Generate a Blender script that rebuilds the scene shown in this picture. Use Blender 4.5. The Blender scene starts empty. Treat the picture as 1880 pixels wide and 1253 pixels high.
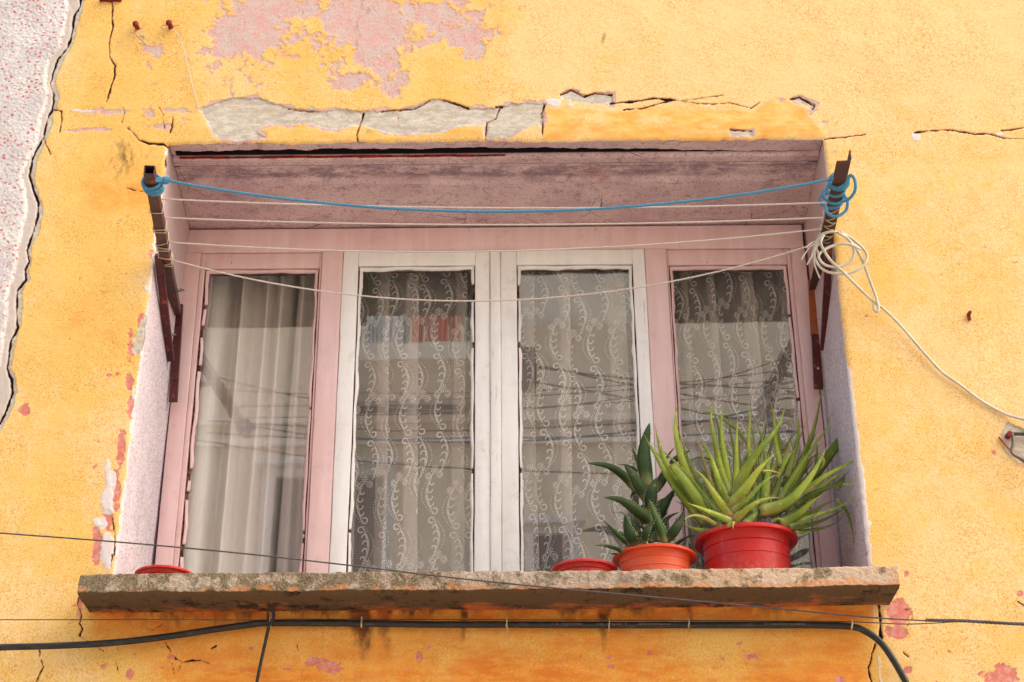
import bpy, math, random
import numpy as np
from mathutils import Vector, Matrix

# ---------------------------------------------------------------- camera, light, exposure
sc = bpy.context.scene
col = sc.collection
FPX, PITCH, ROLL, CAMZ, CAMD = 2950.0, math.radians(27), math.radians(0.48), 1.6, 3.66
cF = np.array([0, math.cos(PITCH), math.sin(PITCH)])
_u = np.array([0, -math.sin(PITCH), math.cos(PITCH)]); _r = np.array([1.0, 0, 0])
cR = _r*math.cos(ROLL) - _u*math.sin(ROLL)
cU = _u*math.cos(ROLL) + _r*math.sin(ROLL)
cC = np.array([0, -CAMD, CAMZ])
camd = bpy.data.cameras.new('camera'); cam = bpy.data.objects.new('camera', camd); col.objects.link(cam)
camd.sensor_width = 36; camd.lens = FPX/1880*36; camd.clip_start = .05; camd.clip_end = 500
m4 = Matrix.Identity(4)
for i in range(3):
    m4[i][0], m4[i][1], m4[i][2], m4[i][3] = cR[i], cU[i], -cF[i], cC[i]
cam.matrix_world = m4
sc.camera = cam

world = bpy.data.worlds.new('World'); sc.world = world; world.use_nodes = True
wn = world.node_tree.nodes; wl = world.node_tree.links
SUN_EL, SUN_AZ = math.radians(48), math.radians(98)     # azimuth clockwise from +Y
sky = wn.new('ShaderNodeTexSky'); sky.sky_type = 'NISHITA'; sky.sun_disc = False
sky.sun_elevation = SUN_EL; sky.sun_rotation = SUN_AZ; sky.air_density = 1.6; sky.dust_density = 5.0; sky.ozone_density = 1.0
wl.new(sky.outputs[0], wn['Background'].inputs[0]); wn['Background'].inputs[1].default_value = 0.15
sd = bpy.data.lights.new('sun', 'SUN'); sd.energy = 1.5; sd.angle = math.radians(110); sd.color = (1, .95, .88)
sun = bpy.data.objects.new('sun', sd); col.objects.link(sun)
sdir = Vector((math.sin(SUN_AZ)*math.cos(SUN_EL), math.cos(SUN_AZ)*math.cos(SUN_EL), math.sin(SUN_EL)))
sun.rotation_euler = sdir.to_track_quat('Z', 'Y').to_euler(); sun.location = (2, -6, 9)
sc.view_settings.view_transform = 'Standard'; sc.view_settings.look = 'None'
sc.view_settings.exposure = 1.26; sc.view_settings.gamma = 1
sc.cycles.max_bounces = 10; sc.cycles.transparent_max_bounces = 24; sc.cycles.use_denoising = True
sc.cycles.caustics_reflective = False; sc.cycles.caustics_refractive = False

# ---------------------------------------------------------------- pixel of the photograph -> point at depth Y
def at(x, y, Y=0.0):
    d = cF + cR*(x-940)/FPX - cU*(y-626.5)/FPX
    return cC + d*((Y+CAMD)/d[1])
def topx(X, Y, Z):
    dx, dy, dz = X-cC[0], Y-cC[1], Z-cC[2]
    t = dx*cF[0]+dy*cF[1]+dz*cF[2]
    return (940+FPX*(dx*cR[0]+dy*cR[1]+dz*cR[2])/t, 626.5-FPX*(dx*cU[0]+dy*cU[1]+dz*cU[2])/t)
V = lambda p: Vector((float(p[0]), float(p[1]), float(p[2])))

# ---------------------------------------------------------------- numpy noise
def vnoise(x, y, seed=0):
    xi = np.floor(x).astype(np.int64); yi = np.floor(y).astype(np.int64)
    fx = x-xi; fy = y-yi; fx = fx*fx*(3-2*fx); fy = fy*fy*(3-2*fy)
    def h(a, b):
        n = (a*374761393 + b*668265263 + seed*1442695041) & 0xffffffff
        n = ((n ^ (n >> 13))*1274126177) & 0xffffffff
        return ((n ^ (n >> 16)) & 0xffff)/32767.5-1
    return (h(xi, yi)*(1-fx)+h(xi+1, yi)*fx)*(1-fy)+(h(xi, yi+1)*(1-fx)+h(xi+1, yi+1)*fx)*fy
def fbm(x, y, seed=0, octv=4, gain=.5):
    s = 0; a = 1; t = 0
    for k in range(octv):
        s = s+a*vnoise(x*2**k+k*17.3, y*2**k-k*9.1, seed+k); t += a; a *= gain
    return s/t
def sstep(a, b, x):
    t = np.clip((x-a)/(b-a), 0, 1); return t*t*(3-2*t)

# ---------------------------------------------------------------- object helpers
def tag(o, label=None, cat=None, group=None, kind=None):
    if label: o['label'] = label
    if cat: o['category'] = cat
    if group: o['group'] = group
    if kind: o['kind'] = kind
    return o
def empty(name, loc=(0, 0, 0)):
    o = bpy.data.objects.new(name, None); o.empty_display_size = .05; col.objects.link(o); o.location = loc; return o
def link(name, me, mat, parent=None, smooth=True):
    o = bpy.data.objects.new(name, me); col.objects.link(o)
    if mat and not me.materials: me.materials.append(mat)
    if smooth: me.shade_smooth()
    if parent:
        o.parent = parent
        o.matrix_parent_inverse = Matrix.Translation(-world_loc(parent))
    return o
def world_loc(o):
    v = Vector(o.location)
    if o.parent: v = v+world_loc(o.parent)+o.matrix_parent_inverse.translation
    return v
def np_mesh(name, verts, quads, attrs=None):
    me = bpy.data.meshes.new(name)
    n = len(verts); q = len(quads); k = quads.shape[1]
    me.vertices.add(n); me.vertices.foreach_set('co', np.ascontiguousarray(verts, dtype=np.float32).ravel())
    me.loops.add(q*k); me.loops.foreach_set('vertex_index', np.ascontiguousarray(quads, dtype=np.int32).ravel())
    me.polygons.add(q); me.polygons.foreach_set('loop_start', np.arange(0, q*k, k, dtype=np.int32))
    for a, arr in (attrs or {}).items():
        at_ = me.attributes.new(a, 'FLOAT', 'POINT'); at_.data.foreach_set('value', np.ascontiguousarray(arr, dtype=np.float32))
    me.update(calc_edges=True); me.validate()
    return me
def grid_quads(nu, nv, flip=False):
    i, j = np.meshgrid(np.arange(nu-1), np.arange(nv-1), indexing='ij')
    a = i*nv+j; q = np.stack([a, a+nv, a+nv+1, a+1], -1).reshape(-1, 4)
    return q[:, ::-1] if flip else q
class MB:
    def __init__(s): s.v = []; s.f = []
    def add(s, v, f):
        n = len(s.v); s.v += [tuple(map(float, p)) for p in v]; s.f += [tuple(n+i for i in q) for q in f]
    def box(s, a, b, j=0):
        (x0, y0, z0), (x1, y1, z1) = a, b
        v = [(x, y, z) for x in (x0, x1) for y in (y0, y1) for z in (z0, z1)]
        s.add(v, [(0, 1, 3, 2), (4, 6, 7, 5), (0, 4, 5, 1), (2, 3, 7, 6), (0, 2, 6, 4), (1, 5, 7, 3)])
    def tube(s, pts, r, n=8, cap=True, closed=False):
        P = [np.asarray(p, float) for p in pts]; m = len(P)
        rr = r if hasattr(r, '__len__') else [r]*m
        T = []
        for i in range(m):
            t = (P[(i+1) % m]-P[i-1]) if closed else P[min(i+1, m-1)]-P[max(i-1, 0)]
            T.append(t/(np.linalg.norm(t)+1e-12))
        a = np.cross(T[0], [0, 0, 1]); 
        if np.linalg.norm(a) < .1: a = np.cross(T[0], [1, 0, 0])
        a /= np.linalg.norm(a); v = []
        for i in range(m):
            a = a-T[i]*(a@T[i]); a /= np.linalg.norm(a); b = np.cross(T[i], a)
            for k in range(n):
                w = 2*math.pi*k/n; v.append(P[i]+(a*math.cos(w)+b*math.sin(w))*rr[i])
        f = []
        for i in range(m if closed else m-1):
            i2 = (i+1) % m
            for k in range(n): f.append((i*n+k, i*n+(k+1) % n, i2*n+(k+1) % n, i2*n+k))
        if cap and not closed: f += [tuple(range(n))[::-1], tuple((m-1)*n+k for k in range(n))]
        s.add(v, f)
    def beam(s, p0, p1, w, h, side, t=None):
        "rectangular bar from p0 to p1; side = approximate width direction"
        p0, p1, side = map(lambda q: np.asarray(q, float), (p0, p1, side))
        d = (p1-p0)/np.linalg.norm(p1-p0); a = side-d*(side@d); a /= np.linalg.norm(a); b = np.cross(d, a)
        v = [p+a*sa*w/2+b*sb*h/2 for p in (p0, p1) for sa, sb in ((-1, -1), (1, -1), (1, 1), (-1, 1))]
        if t is None:
            s.add(v, [(0, 1, 2, 3)[::-1], (4, 5, 6, 7)] + [(k, (k+1) % 4, 4+(k+1) % 4, 4+k) for k in range(4)])
        else:   # hollow tube, open ends
            w2, h2 = w-2*t, h-2*t
            vi = [p+a*sa*w2/2+b*sb*h2/2 for p in (p0, p1) for sa, sb in ((-1, -1), (1, -1), (1, 1), (-1, 1))]
            f = [(k, (k+1) % 4, 4+(k+1) % 4, 4+k) for k in range(4)]
            f += [(8+k, 12+k, 12+(k+1) % 4, 8+(k+1) % 4) for k in range(4)]
            f += [(4+k, 4+(k+1) % 4, 12+(k+1) % 4, 12+k) for k in range(4)]
            f += [(k, 8+k, 8+(k+1) % 4, (k+1) % 4) for k in range(4)]
            s.add(v+vi, f)
    def lathe(s, prof, c, n=64):
        v = []
        for r, z in prof:
            for k in range(n):
                w = 2*math.pi*k/n; v.append((c[0]+r*math.cos(w), c[1]+r*math.sin(w), c[2]+z))
        f = [(i*n+k, i*n+(k+1) % n, (i+1)*n+(k+1) % n, (i+1)*n+k) for i in range(len(prof)-1) for k in range(n)]
        s.add(v, f)
    def build(s, name, mat, parent=None, smooth=True, bevel=0, sub=0):
        me = bpy.data.meshes.new(name); me.from_pydata(s.v, [], s.f); me.update()
        o = link(name, me, mat, parent, smooth)
        if bevel:
            b = o.modifiers.new('bevel', 'BEVEL'); b.width = bevel; b.segments = 2; b.limit_method = 'ANGLE'; b.harden_normals = False
        return o
def crom(pts, n=10):
    "Catmull-Rom through pts"
    P = [np.asarray(p, float) for p in pts]; P = [2*P[0]-P[1]]+P+[2*P[-1]-P[-2]]; out = []
    for i in range(1, len(P)-2):
        for k in range(n):
            t = k/n; a, b, c, d = P[i-1:i+3]
            out.append(.5*((2*b)+(-a+c)*t+(2*a-5*b+4*c-d)*t*t+(-a+3*b-3*c+d)*t**3))
    out.append(P[-2]); return out
def resample(P, step):
    P = np.array(P); L = np.r_[0, np.cumsum(np.linalg.norm(np.diff(P, axis=0), axis=1))]
    n = max(2, int(L[-1]/step)+1); s_ = np.linspace(0, L[-1], n)
    return np.stack([np.interp(s_, L, P[:, k]) for k in range(3)], 1)
def twist(mb, pts, R, r, pitch, strands=3, n=6, step=None, ph0=0):
    P = resample(pts, step or pitch/8); m = len(P)
    T = np.gradient(P, axis=0); T /= np.linalg.norm(T, axis=1)[:, None]
    a = np.cross(T[0], [0, 0, 1.0]); 
    if np.linalg.norm(a) < .1: a = np.cross(T[0], [1.0, 0, 0])
    A = []
    for i in range(m):
        a = a-T[i]*(a@T[i]); a /= np.linalg.norm(a); A.append(a)
    A = np.array(A); B = np.cross(T, A)
    s_ = np.r_[0, np.cumsum(np.linalg.norm(np.diff(P, axis=0), axis=1))]
    for k in range(strands):
        w = 2*math.pi*(s_/pitch+k/strands)+ph0
        mb.tube(P+(A*np.cos(w)[:, None]+B*np.sin(w)[:, None])*R, r, n)

# ---------------------------------------------------------------- material helpers
class NT:
    def __init__(s, name, rough=.8, spec=.3):
        s.m = bpy.data.materials.new(name); s.m.use_nodes = True
        s.t = s.m.node_tree; s.n = s.t.nodes; s.b = s.n['Principled BSDF']
        s.b.inputs['Roughness'].default_value = rough; s.b.inputs['Specular IOR Level'].default_value = spec
        s.out = s.n['Material Output']; s._c = None
    def new(s, typ, **k):
        nd = s.n.new(typ)
        for a, v in k.items(): setattr(nd, a, v)
        return nd
    def put(s, sock, v):
        if hasattr(v, 'is_output') or isinstance(v, bpy.types.NodeSocket): s.t.links.new(v, sock)
        else:
            if isinstance(v, (tuple, list)) and len(v) == 3 and sock.type == 'RGBA': v = (*v, 1)
            sock.default_value = v
    def coord(s, scale=(1, 1, 1)):
        if s._c is None: s._c = s.new('ShaderNodeTexCoord').outputs['Object']
        if scale == (1, 1, 1): return s._c
        mp = s.new('ShaderNodeMapping'); s.put(mp.inputs[0], s._c); mp.inputs['Scale'].default_value = scale; return mp.outputs[0]
    def noise(s, scale, detail=4, rough=.55, st=(1, 1, 1), dist=0):
        nd = s.new('ShaderNodeTexNoise'); s.put(nd.inputs['Vector'], s.coord(st))
        nd.inputs['Scale'].default_value = scale; nd.inputs['Detail'].default_value = detail; nd.inputs['Roughness'].default_value = rough
        nd.inputs['Distortion'].default_value = dist; return nd.outputs[0]
    def voro(s, scale, feat='F1', st=(1, 1, 1)):
        nd = s.new('ShaderNodeTexVoronoi', feature=feat); s.put(nd.inputs['Vector'], s.coord(st)); nd.inputs['Scale'].default_value = scale; return nd.outputs['Distance']
    def attr(s, name):
        return s.new('ShaderNodeAttribute', attribute_name=name).outputs['Fac']
    def math(s, op, a, b=0.0, c=None):
        nd = s.new('ShaderNodeMath', operation=op); s.put(nd.inputs[0], a); s.put(nd.inputs[1], b)
        if c is not None: s.put(nd.inputs[2], c)
        return nd.outputs[0]
    def step(s, x, a, b):
        nd = s.new('ShaderNodeMapRange', interpolation_type='SMOOTHSTEP'); s.put(nd.inputs[0], x)
        if a < b: v = (a, b, 0.0, 1.0)
        else: v = (b, a, 1.0, 0.0)
        for i, q in enumerate(v): nd.inputs[i+1].default_value = q
        return nd.outputs[0]
    def mix(s, f, a, b, blend='MIX'):
        nd = s.new('ShaderNodeMix', data_type='RGBA', blend_type=blend); s.put(nd.inputs[0], f); s.put(nd.inputs[6], a); s.put(nd.inputs[7], b); return nd.outputs[2]
    def col(s, v): s.put(s.b.inputs['Base Color'], v); return s
    def bump(s, h, dist, strength=1.0, prev=None):
        nd = s.new('ShaderNodeBump'); s.put(nd.inputs['Height'], h); nd.inputs['Distance'].default_value = dist; nd.inputs['Strength'].default_value = strength
        if prev: s.put(nd.inputs['Normal'], prev)
        s.put(s.b.inputs['Normal'], nd.outputs[0]); return nd.outputs[0]

def simple(name, c, rough=.6, spec=.3, metal=0, var=.15, nscale=40, bump=0, bscale=200, dark=None):
    t = NT(name, rough, spec); t.b.inputs['Metallic'].default_value = metal
    n = t.step(t.noise(nscale, 5, .6), .35, .65)
    c2 = dark or tuple(x*(1-var*2) for x in c)
    t.col(t.mix(n, c2, c))
    if bump: t.bump(t.noise(bscale, 4), bump)
    return t.m

# ================================================================ THE FACADE
XL0, XR0, ZT, ZS = -.944, .850, 4.078, 2.813          # opening of the window; sill top
def offx(z, side):                                     # jambs lean and waver a little
    z = np.asarray(z, float)
    if side < 0: return .014*(z-3.45)+.0035*fbm(z*9, z*0+3, 5, 4)+.002*vnoise(z*70, z*0, 8)
    return .008*(z-3.45)+.003*fbm(z*9, z*0+7, 6, 4)+.0015*vnoise(z*70, z*0+2, 9)
def offz(x):
    x = np.asarray(x, float)
    return .004*fbm(x*7, x*0+1, 11, 4)+.0028*vnoise(x*55, x*0+5, 12)
def warp(X, Z):
    "moves the facade grid so that its opening edges waver"
    inz = np.clip(1-np.maximum(0, Z-ZT)/.06, 0, 1)
    wl_ = np.exp(-np.abs(X-XL0)/.03)*inz; wr = np.exp(-np.abs(X-XR0)/.03)*inz
    inx = np.clip(1-np.maximum(0, np.maximum(XL0-X, X-XR0))/.06, 0, 1)
    wt = np.exp(-np.abs(Z-ZT)/.03)*inx
    return X+offx(Z, -1)*wl_+offx(Z, 1)*wr, Z+offz(X)*wt
def edge_round(X, Z, d=.02):
    dl = np.maximum(np.maximum(XL0-X, X-XR0), Z-ZT)
    dl = np.maximum(dl, 0)
    return .005*np.exp(-dl/.004)

def spaced(lo, hi, dlo, dhi, fix, step):
    "coarse outside [dlo,dhi], fine inside, lines exactly on fix"
    keys = sorted([dlo, dhi]+[f for f in fix if dlo < f < dhi]); a = []
    for p, q in zip(keys[:-1], keys[1:]):
        n = max(1, int(round((q-p)/step))); a += list(np.linspace(p, q, n, endpoint=False))
    a.append(dhi)
    def outer(start, end):
        r = []; s_ = step*1.5; x = start; sg = 1 if end > start else -1
        while (end-x)*sg > s_*1.3:
            x += sg*s_; r.append(x); s_ = min(s_*1.35, .12)
        r.append(end); return r
    return np.array(outer(dlo, lo)[::-1]+a+outer(dhi, hi))

STEP = .0031
xs = spaced(-4.2, 4.2, -1.50, 1.36, (XL0, XR0), STEP)
zs = spaced(-.3, 6.8, 2.50, 4.70, (ZT, ZS-.03), STEP)
Xg, Zg = np.meshgrid(xs, zs, indexing='ij')
Xw, Zw = warp(Xg, Zg)
PX, PY = topx(Xw, 0.0, Zw)
WX = PX+3.0*fbm(PX/14, PY/14, 21, 4)+5*fbm(PX/60, PY/60, 31, 3); WY = PY+3.0*fbm(PX/14, PY/14, 41, 4)+5*fbm(PX/60, PY/60, 51, 3)
JX = PX+2.8*fbm(PX/7, PY/7, 61, 3)+2.5*fbm(PX/25, PY/25, 62, 2); JY = PY+2.8*fbm(PX/7, PY/7, 71, 3)+2.5*fbm(PX/25, PY/25, 72, 2)

def seg_dist(x, y, pts, closed=False):
    P = list(pts)+([pts[0]] if closed else []); d = np.full(x.shape, 1e9)
    for (ax, ay), (bx, by) in zip(P[:-1], P[1:]):
        vx, vy = bx-ax, by-ay; L = vx*vx+vy*vy+1e-9
        t = np.clip(((x-ax)*vx+(y-ay)*vy)/L, 0, 1)
        d = np.minimum(d, (x-ax-t*vx)**2+(y-ay-t*vy)**2)
    return np.sqrt(d)
def poly_sd(xx, yy, pts, pad=40):
    "signed distance in px, positive inside; only near the polygon"
    out = np.full(xx.shape, -float(pad))
    xa, ya = np.array(pts).T
    m = (xx > xa.min()-pad) & (xx < xa.max()+pad) & (yy > ya.min()-pad) & (yy < ya.max()+pad)
    x = xx[m]; y = yy[m]; ins = np.zeros(x.shape, bool)
    P = list(pts)+[pts[0]]
    for (ax, ay), (bx, by) in zip(P[:-1], P[1:]):
        c = (ay > y) != (by > y)
        ins ^= c & (x < (bx-ax)*(y-ay)/((by-ay) if by != ay else 1e-9)+ax)
    d = seg_dist(x, y, pts, True); out[m] = np.maximum(np.where(ins, d, -d), -pad); return out

# --- neighbour wall (left) and the long crack between the walls
crackL = [(150, -60), (147, 0), (147, 10), (136, 30), (131, 67), (122, 90), (107, 107), (97, 134), (92, 154), (99, 174), (95, 201), (86, 218), (80, 251), (68, 275), (60, 291), (54, 322), (62, 352), (70, 372), (69, 399), (62, 420), (49, 460), (54, 480), (45, 494), (47, 514), (32, 534), (30, 571), (32, 601), (20, 628), (15, 655), (12, 675), (20, 695), (22, 722), (15, 745), (3, 772), (-20, 815), (-60, 900), (-110, 1050), (-160, 1500)]
whiteB = [(-900, -200), (131, -200), (129, 0), (122, 40), (120, 66), (111, 90), (96, 107), (88, 124), (84, 155), (90, 178), (84, 201), (77, 215), (71, 255), (60, 280), (47, 300), (40, 325), (46, 352), (50, 372), (47, 399), (42, 425), (33, 455), (30, 480), (26, 514), (18, 545), (16, 571), (14, 605), (7, 640), (1, 670), (-6, 700), (-20, 760), (-60, 860), (-130, 1050), (-180, 1500), (-900, 1500)]
seam = [(-900, -200), (150, -200)]+crackL+[(-900, 1500)]
leftm = poly_sd(PX, PY, seam, 3000.0) if False else None
cl = np.array(crackL); xb = np.interp(JY, cl[:, 1], cl[:, 0]); a_seam = xb-JX          # >0 : neighbour side
wb = np.array([p for p in whiteB[1:-1]]); a_white = np.interp(WY, wb[:, 1], wb[:, 0])-WX
# --- bare grey plaster
greys = [
 [(365, 201), (402, 186), (446, 178), (483, 183), (529, 198), (586, 204), (630, 201), (697, 204), (734, 201), (761, 198), (791, 183), (813, 183), (838, 191), (861, 199), (891, 198), (918, 196), (942, 189), (982, 191), (1000, 191), (995, 235), (985, 228), (965, 235), (932, 251), (891, 253), (888, 231), (848, 231), (818, 245), (771, 245), (731, 248), (697, 241), (650, 231), (630, 235), (600, 236), (586, 231), (570, 225), (536, 228), (486, 228), (469, 241), (486, 251), (436, 258), (395, 251), (382, 231), (375, 214)],
 [(1029, 173), (1049, 164), (1072, 176), (1092, 171), (1124, 173), (1123, 191), (1066, 188), (1032, 183)],
 [(1451, 181), (1468, 178), (1496, 193), (1491, 204), (1478, 193)],
 [(1340, 238), (1381, 240), (1381, 248), (1342, 250)],
 [(246, 620), (266, 575), (272, 585), (262, 640), (250, 655), (243, 640)],
 [(100, -20), (160, -20), (150, 30), (140, 50), (136, 70), (128, 60), (131, 20)],
 [(1838, 800), (1850, 775), (1900, 800), (1900, 870), (1870, 850), (1845, 830)]]
a_grey = np.full(PX.shape, -40.0)
for g in greys: a_grey = np.maximum(a_grey, poly_sd(JX, JY, g))
band = np.minimum(9-np.abs(a_seam-2), 30)               # grey mortar band along the seam
a_grey = np.maximum(a_grey, np.where(PY < 820, np.minimum(6+5*fbm(PX/40, PY/40, 91, 3)-np.abs(-a_seam-3), 20), -40))
# --- pink old paint: density field
blobs = [(455, 45, 75, 55, .9), (560, 15, 70, 35, 1), (640, 55, 50, 50, .85), (690, 55, 45, 60, 1.1), (720, 95, 28, 30, .9), (800, 25, 90, 35, 1.1), (850, 70, 50, 22, 1.1), (868, 98, 22, 20, 1), (630, 150, 40, 32, .95), (705, 140, 22, 35, .75), (742, 145, 12, 24, .8), (955, 22, 16, 18, .7), (1065, 28, 22, 9, .7), (470, 145, 90, 50, .5), (400, 60, 60, 70, .55), (275, 95, 30, 20, .7), (280, 150, 45, 25, .45), (900, 10, 60, 30, .7),
  (190, 205, 75, 9, 1.0), (275, 215, 28, 30, .9), (170, 239, 80, 6, .95), (325, 203, 60, 8, .9), (290, 235, 50, 12, .8), (345, 225, 30, 22, .7), (1438, 182, 18, 8, .85), (1515, 226, 14, 5, .9), (1490, 206, 10, 10, .8), (1660, 235, 22, 14, .55), (570, 195, 200, 6, .65),
  (200, 690, 14, 10, .8), (218, 688, 9, 9, .85), (45, 752, 18, 22, .9), (240, 640, 9, 60, .9), (240, 700, 11, 30, 1), (243, 750, 10, 40, 1), (225, 820, 13, 45, 1.1), (212, 900, 12, 45, 1.2), (195, 955, 22, 30, 1.0), (175, 1010, 16, 55, 1.1), (175, 858, 10, 7, .8), (35, 790, 8, 8, .5), (258, 590, 9, 40, .8), (277, 470, 8, 40, .7), (292, 430, 10, 10, .6), (148, 1115, 7, 28, 1.1), (150, 1160, 7, 16, .6),
  (1650, 1125, 26, 30, 1.4), (1645, 1160, 30, 16, 1.3), (1655, 1090, 20, 14, .7), (1665, 1055, 12, 10, .7), (1600, 1020, 9, 45, .7), (1590, 850, 9, 8, .3), (1380, 1203, 30, 9, 1.0), (1390, 1212, 12, 8, .9), (1460, 1218, 16, 8, .7), (1518, 1216, 8, 7, .8), (1573, 1216, 8, 7, .8), (1542, 1245, 20, 10, .9), (1666, 1228, 14, 10, 1), (1745, 1196, 12, 8, .9), (1840, 1245, 50, 30, 1.2), (1875, 1090, 8, 12, .8), (1285, 1197, 8, 6, .7), (1290, 1220, 12, 12, .5),
  (600, 1225, 40, 20, .95), (572, 1218, 20, 12, 1.0), (462, 1190, 9, 6, 1), (240, 1240, 12, 16, 1.1), (315, 1207, 14, 9, 1), (193, 1222, 9, 6, 1), (769, 1205, 7, 14, 1.1), (788, 1187, 8, 8, 1.2), (750, 1232, 6, 7, .8), (1118, 1207, 8, 5, 1), (1122, 1224, 11, 6, 1.2), (1195, 1195, 7, 5, .9), (1170, 1229, 6, 5, .8), (525, 1228, 12, 4, 1), (1850, 760, 30, 26, .5), (1823, 830, 7, 7, .8)]
a_pink = np.full(PX.shape, -1.0)
for bx, by, rx, ry, s_ in blobs:
    a_pink = np.maximum(a_pink, s_*1.55*np.exp(-((WX-bx)/rx)**2-((WY-by)/ry)**2)-1.0)
_f = .30*np.exp(-((PX-610)/330)**4-((PY-40)/120)**2)+np.zeros(PX.shape)
for bx, by, rx, ry, s_ in blobs[:17]:
    _f = _f+.62*s_*np.exp(-((WX-bx)/(rx*1.15))**2-((WY-by)/(ry*1.15))**2)
a_pink = np.maximum(a_pink, np.where(PY < 185, _f*1.25-.80, -1.0)+(.55*fbm(PX/48, PY/40, 109, 4, .6)+.55*fbm(PX/15, PY/12, 113, 4, .65))*(_f > .03))
a_pink = np.where(a_pink > -.98, a_pink*1.15-.12+.95*fbm(PX/17, PY/13, 101, 5, .68), a_pink)
a_pink = np.maximum(a_pink, 1.5*(fbm(PX/8, PY/7, 104, 3, .6)-.66+.12*fbm(PX/150, PY/150, 107, 2)))
# grey patches are rimmed with the older pink coat
a_pink = np.maximum(a_pink, np.where((a_grey > -7) & (PX > 200) & (PY < 300), (a_grey+2.5+11*fbm(PX/22, PY/22, 111, 3))/6, -1))
a_salmon = sstep(300, 600, PY)
# --- white flaking limewash by the left jamb and chalky spots
fl = np.full(PX.shape, -1.0)
for bx, by, rx, ry, s_ in [(205, 880, 14, 30, 1.1), (196, 920, 16, 40, 1.1), (185, 960, 22, 25, .9), (195, 1010, 17, 50, 1.2), (200, 860, 10, 25, 1), (246, 720, 7, 50, .8), (268, 520, 8, 60, .7), (228, 800, 8, 50, .6), (232, 250, 300, 0.1, 0), (150, 205, 30, 4, 1), (1683, 252, 14, 12, 1.0), (1640, 252, 6, 5, .8), (1706, 254, 7, 7, .8), (1835, 248, 14, 6, .9), (1853, 252, 16, 6, .7), (1488, 62, 22, 38, .52), (1500, 45, 10, 20, .62), (1015, 188, 26, 11, 1.0), (1045, 190, 24, 8, .8), (1345, 214, 10, 8, .6), (1195, 197, 14, 7, .6), (45, 585, 9, 12, .7), (40, 620, 8, 8, .6), (305, 290, 7, 30, .9), (1585, 890, 8, 60, .9), (1594, 960, 8, 40, .8), (1575, 820, 6, 60, .7), (1545, 640, 4, 80, .7)]:
    if s_: fl = np.maximum(fl, s_*1.5*np.exp(-((WX-bx)/rx)**2-((WY-by)/ry)**2)-1.0)
fl = np.maximum(fl, 1.1*np.exp(-(np.maximum(0, Xg-XR0)/.011)**2)*(Xg >= XR0-1e-6)*sstep(560, 760, PY)-1.0+.42*(Zg > ZS)*(Xg > XR0-1e-6)*(np.maximum(0, Xg-XR0) < .02))
fl = np.maximum(fl, (1.05*np.exp(-(np.maximum(0, XL0-Xg)/.012)**2)+.2*fbm(PX/40, PY/40, 123, 2))*(Xg <= XL0+1e-6)*sstep(300, 420, PY)*(Zg > ZS)*(Zg < ZT)-.85)
a_flake = fl+.35*fbm(PX/10, PY/10, 121, 4, .6)
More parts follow.
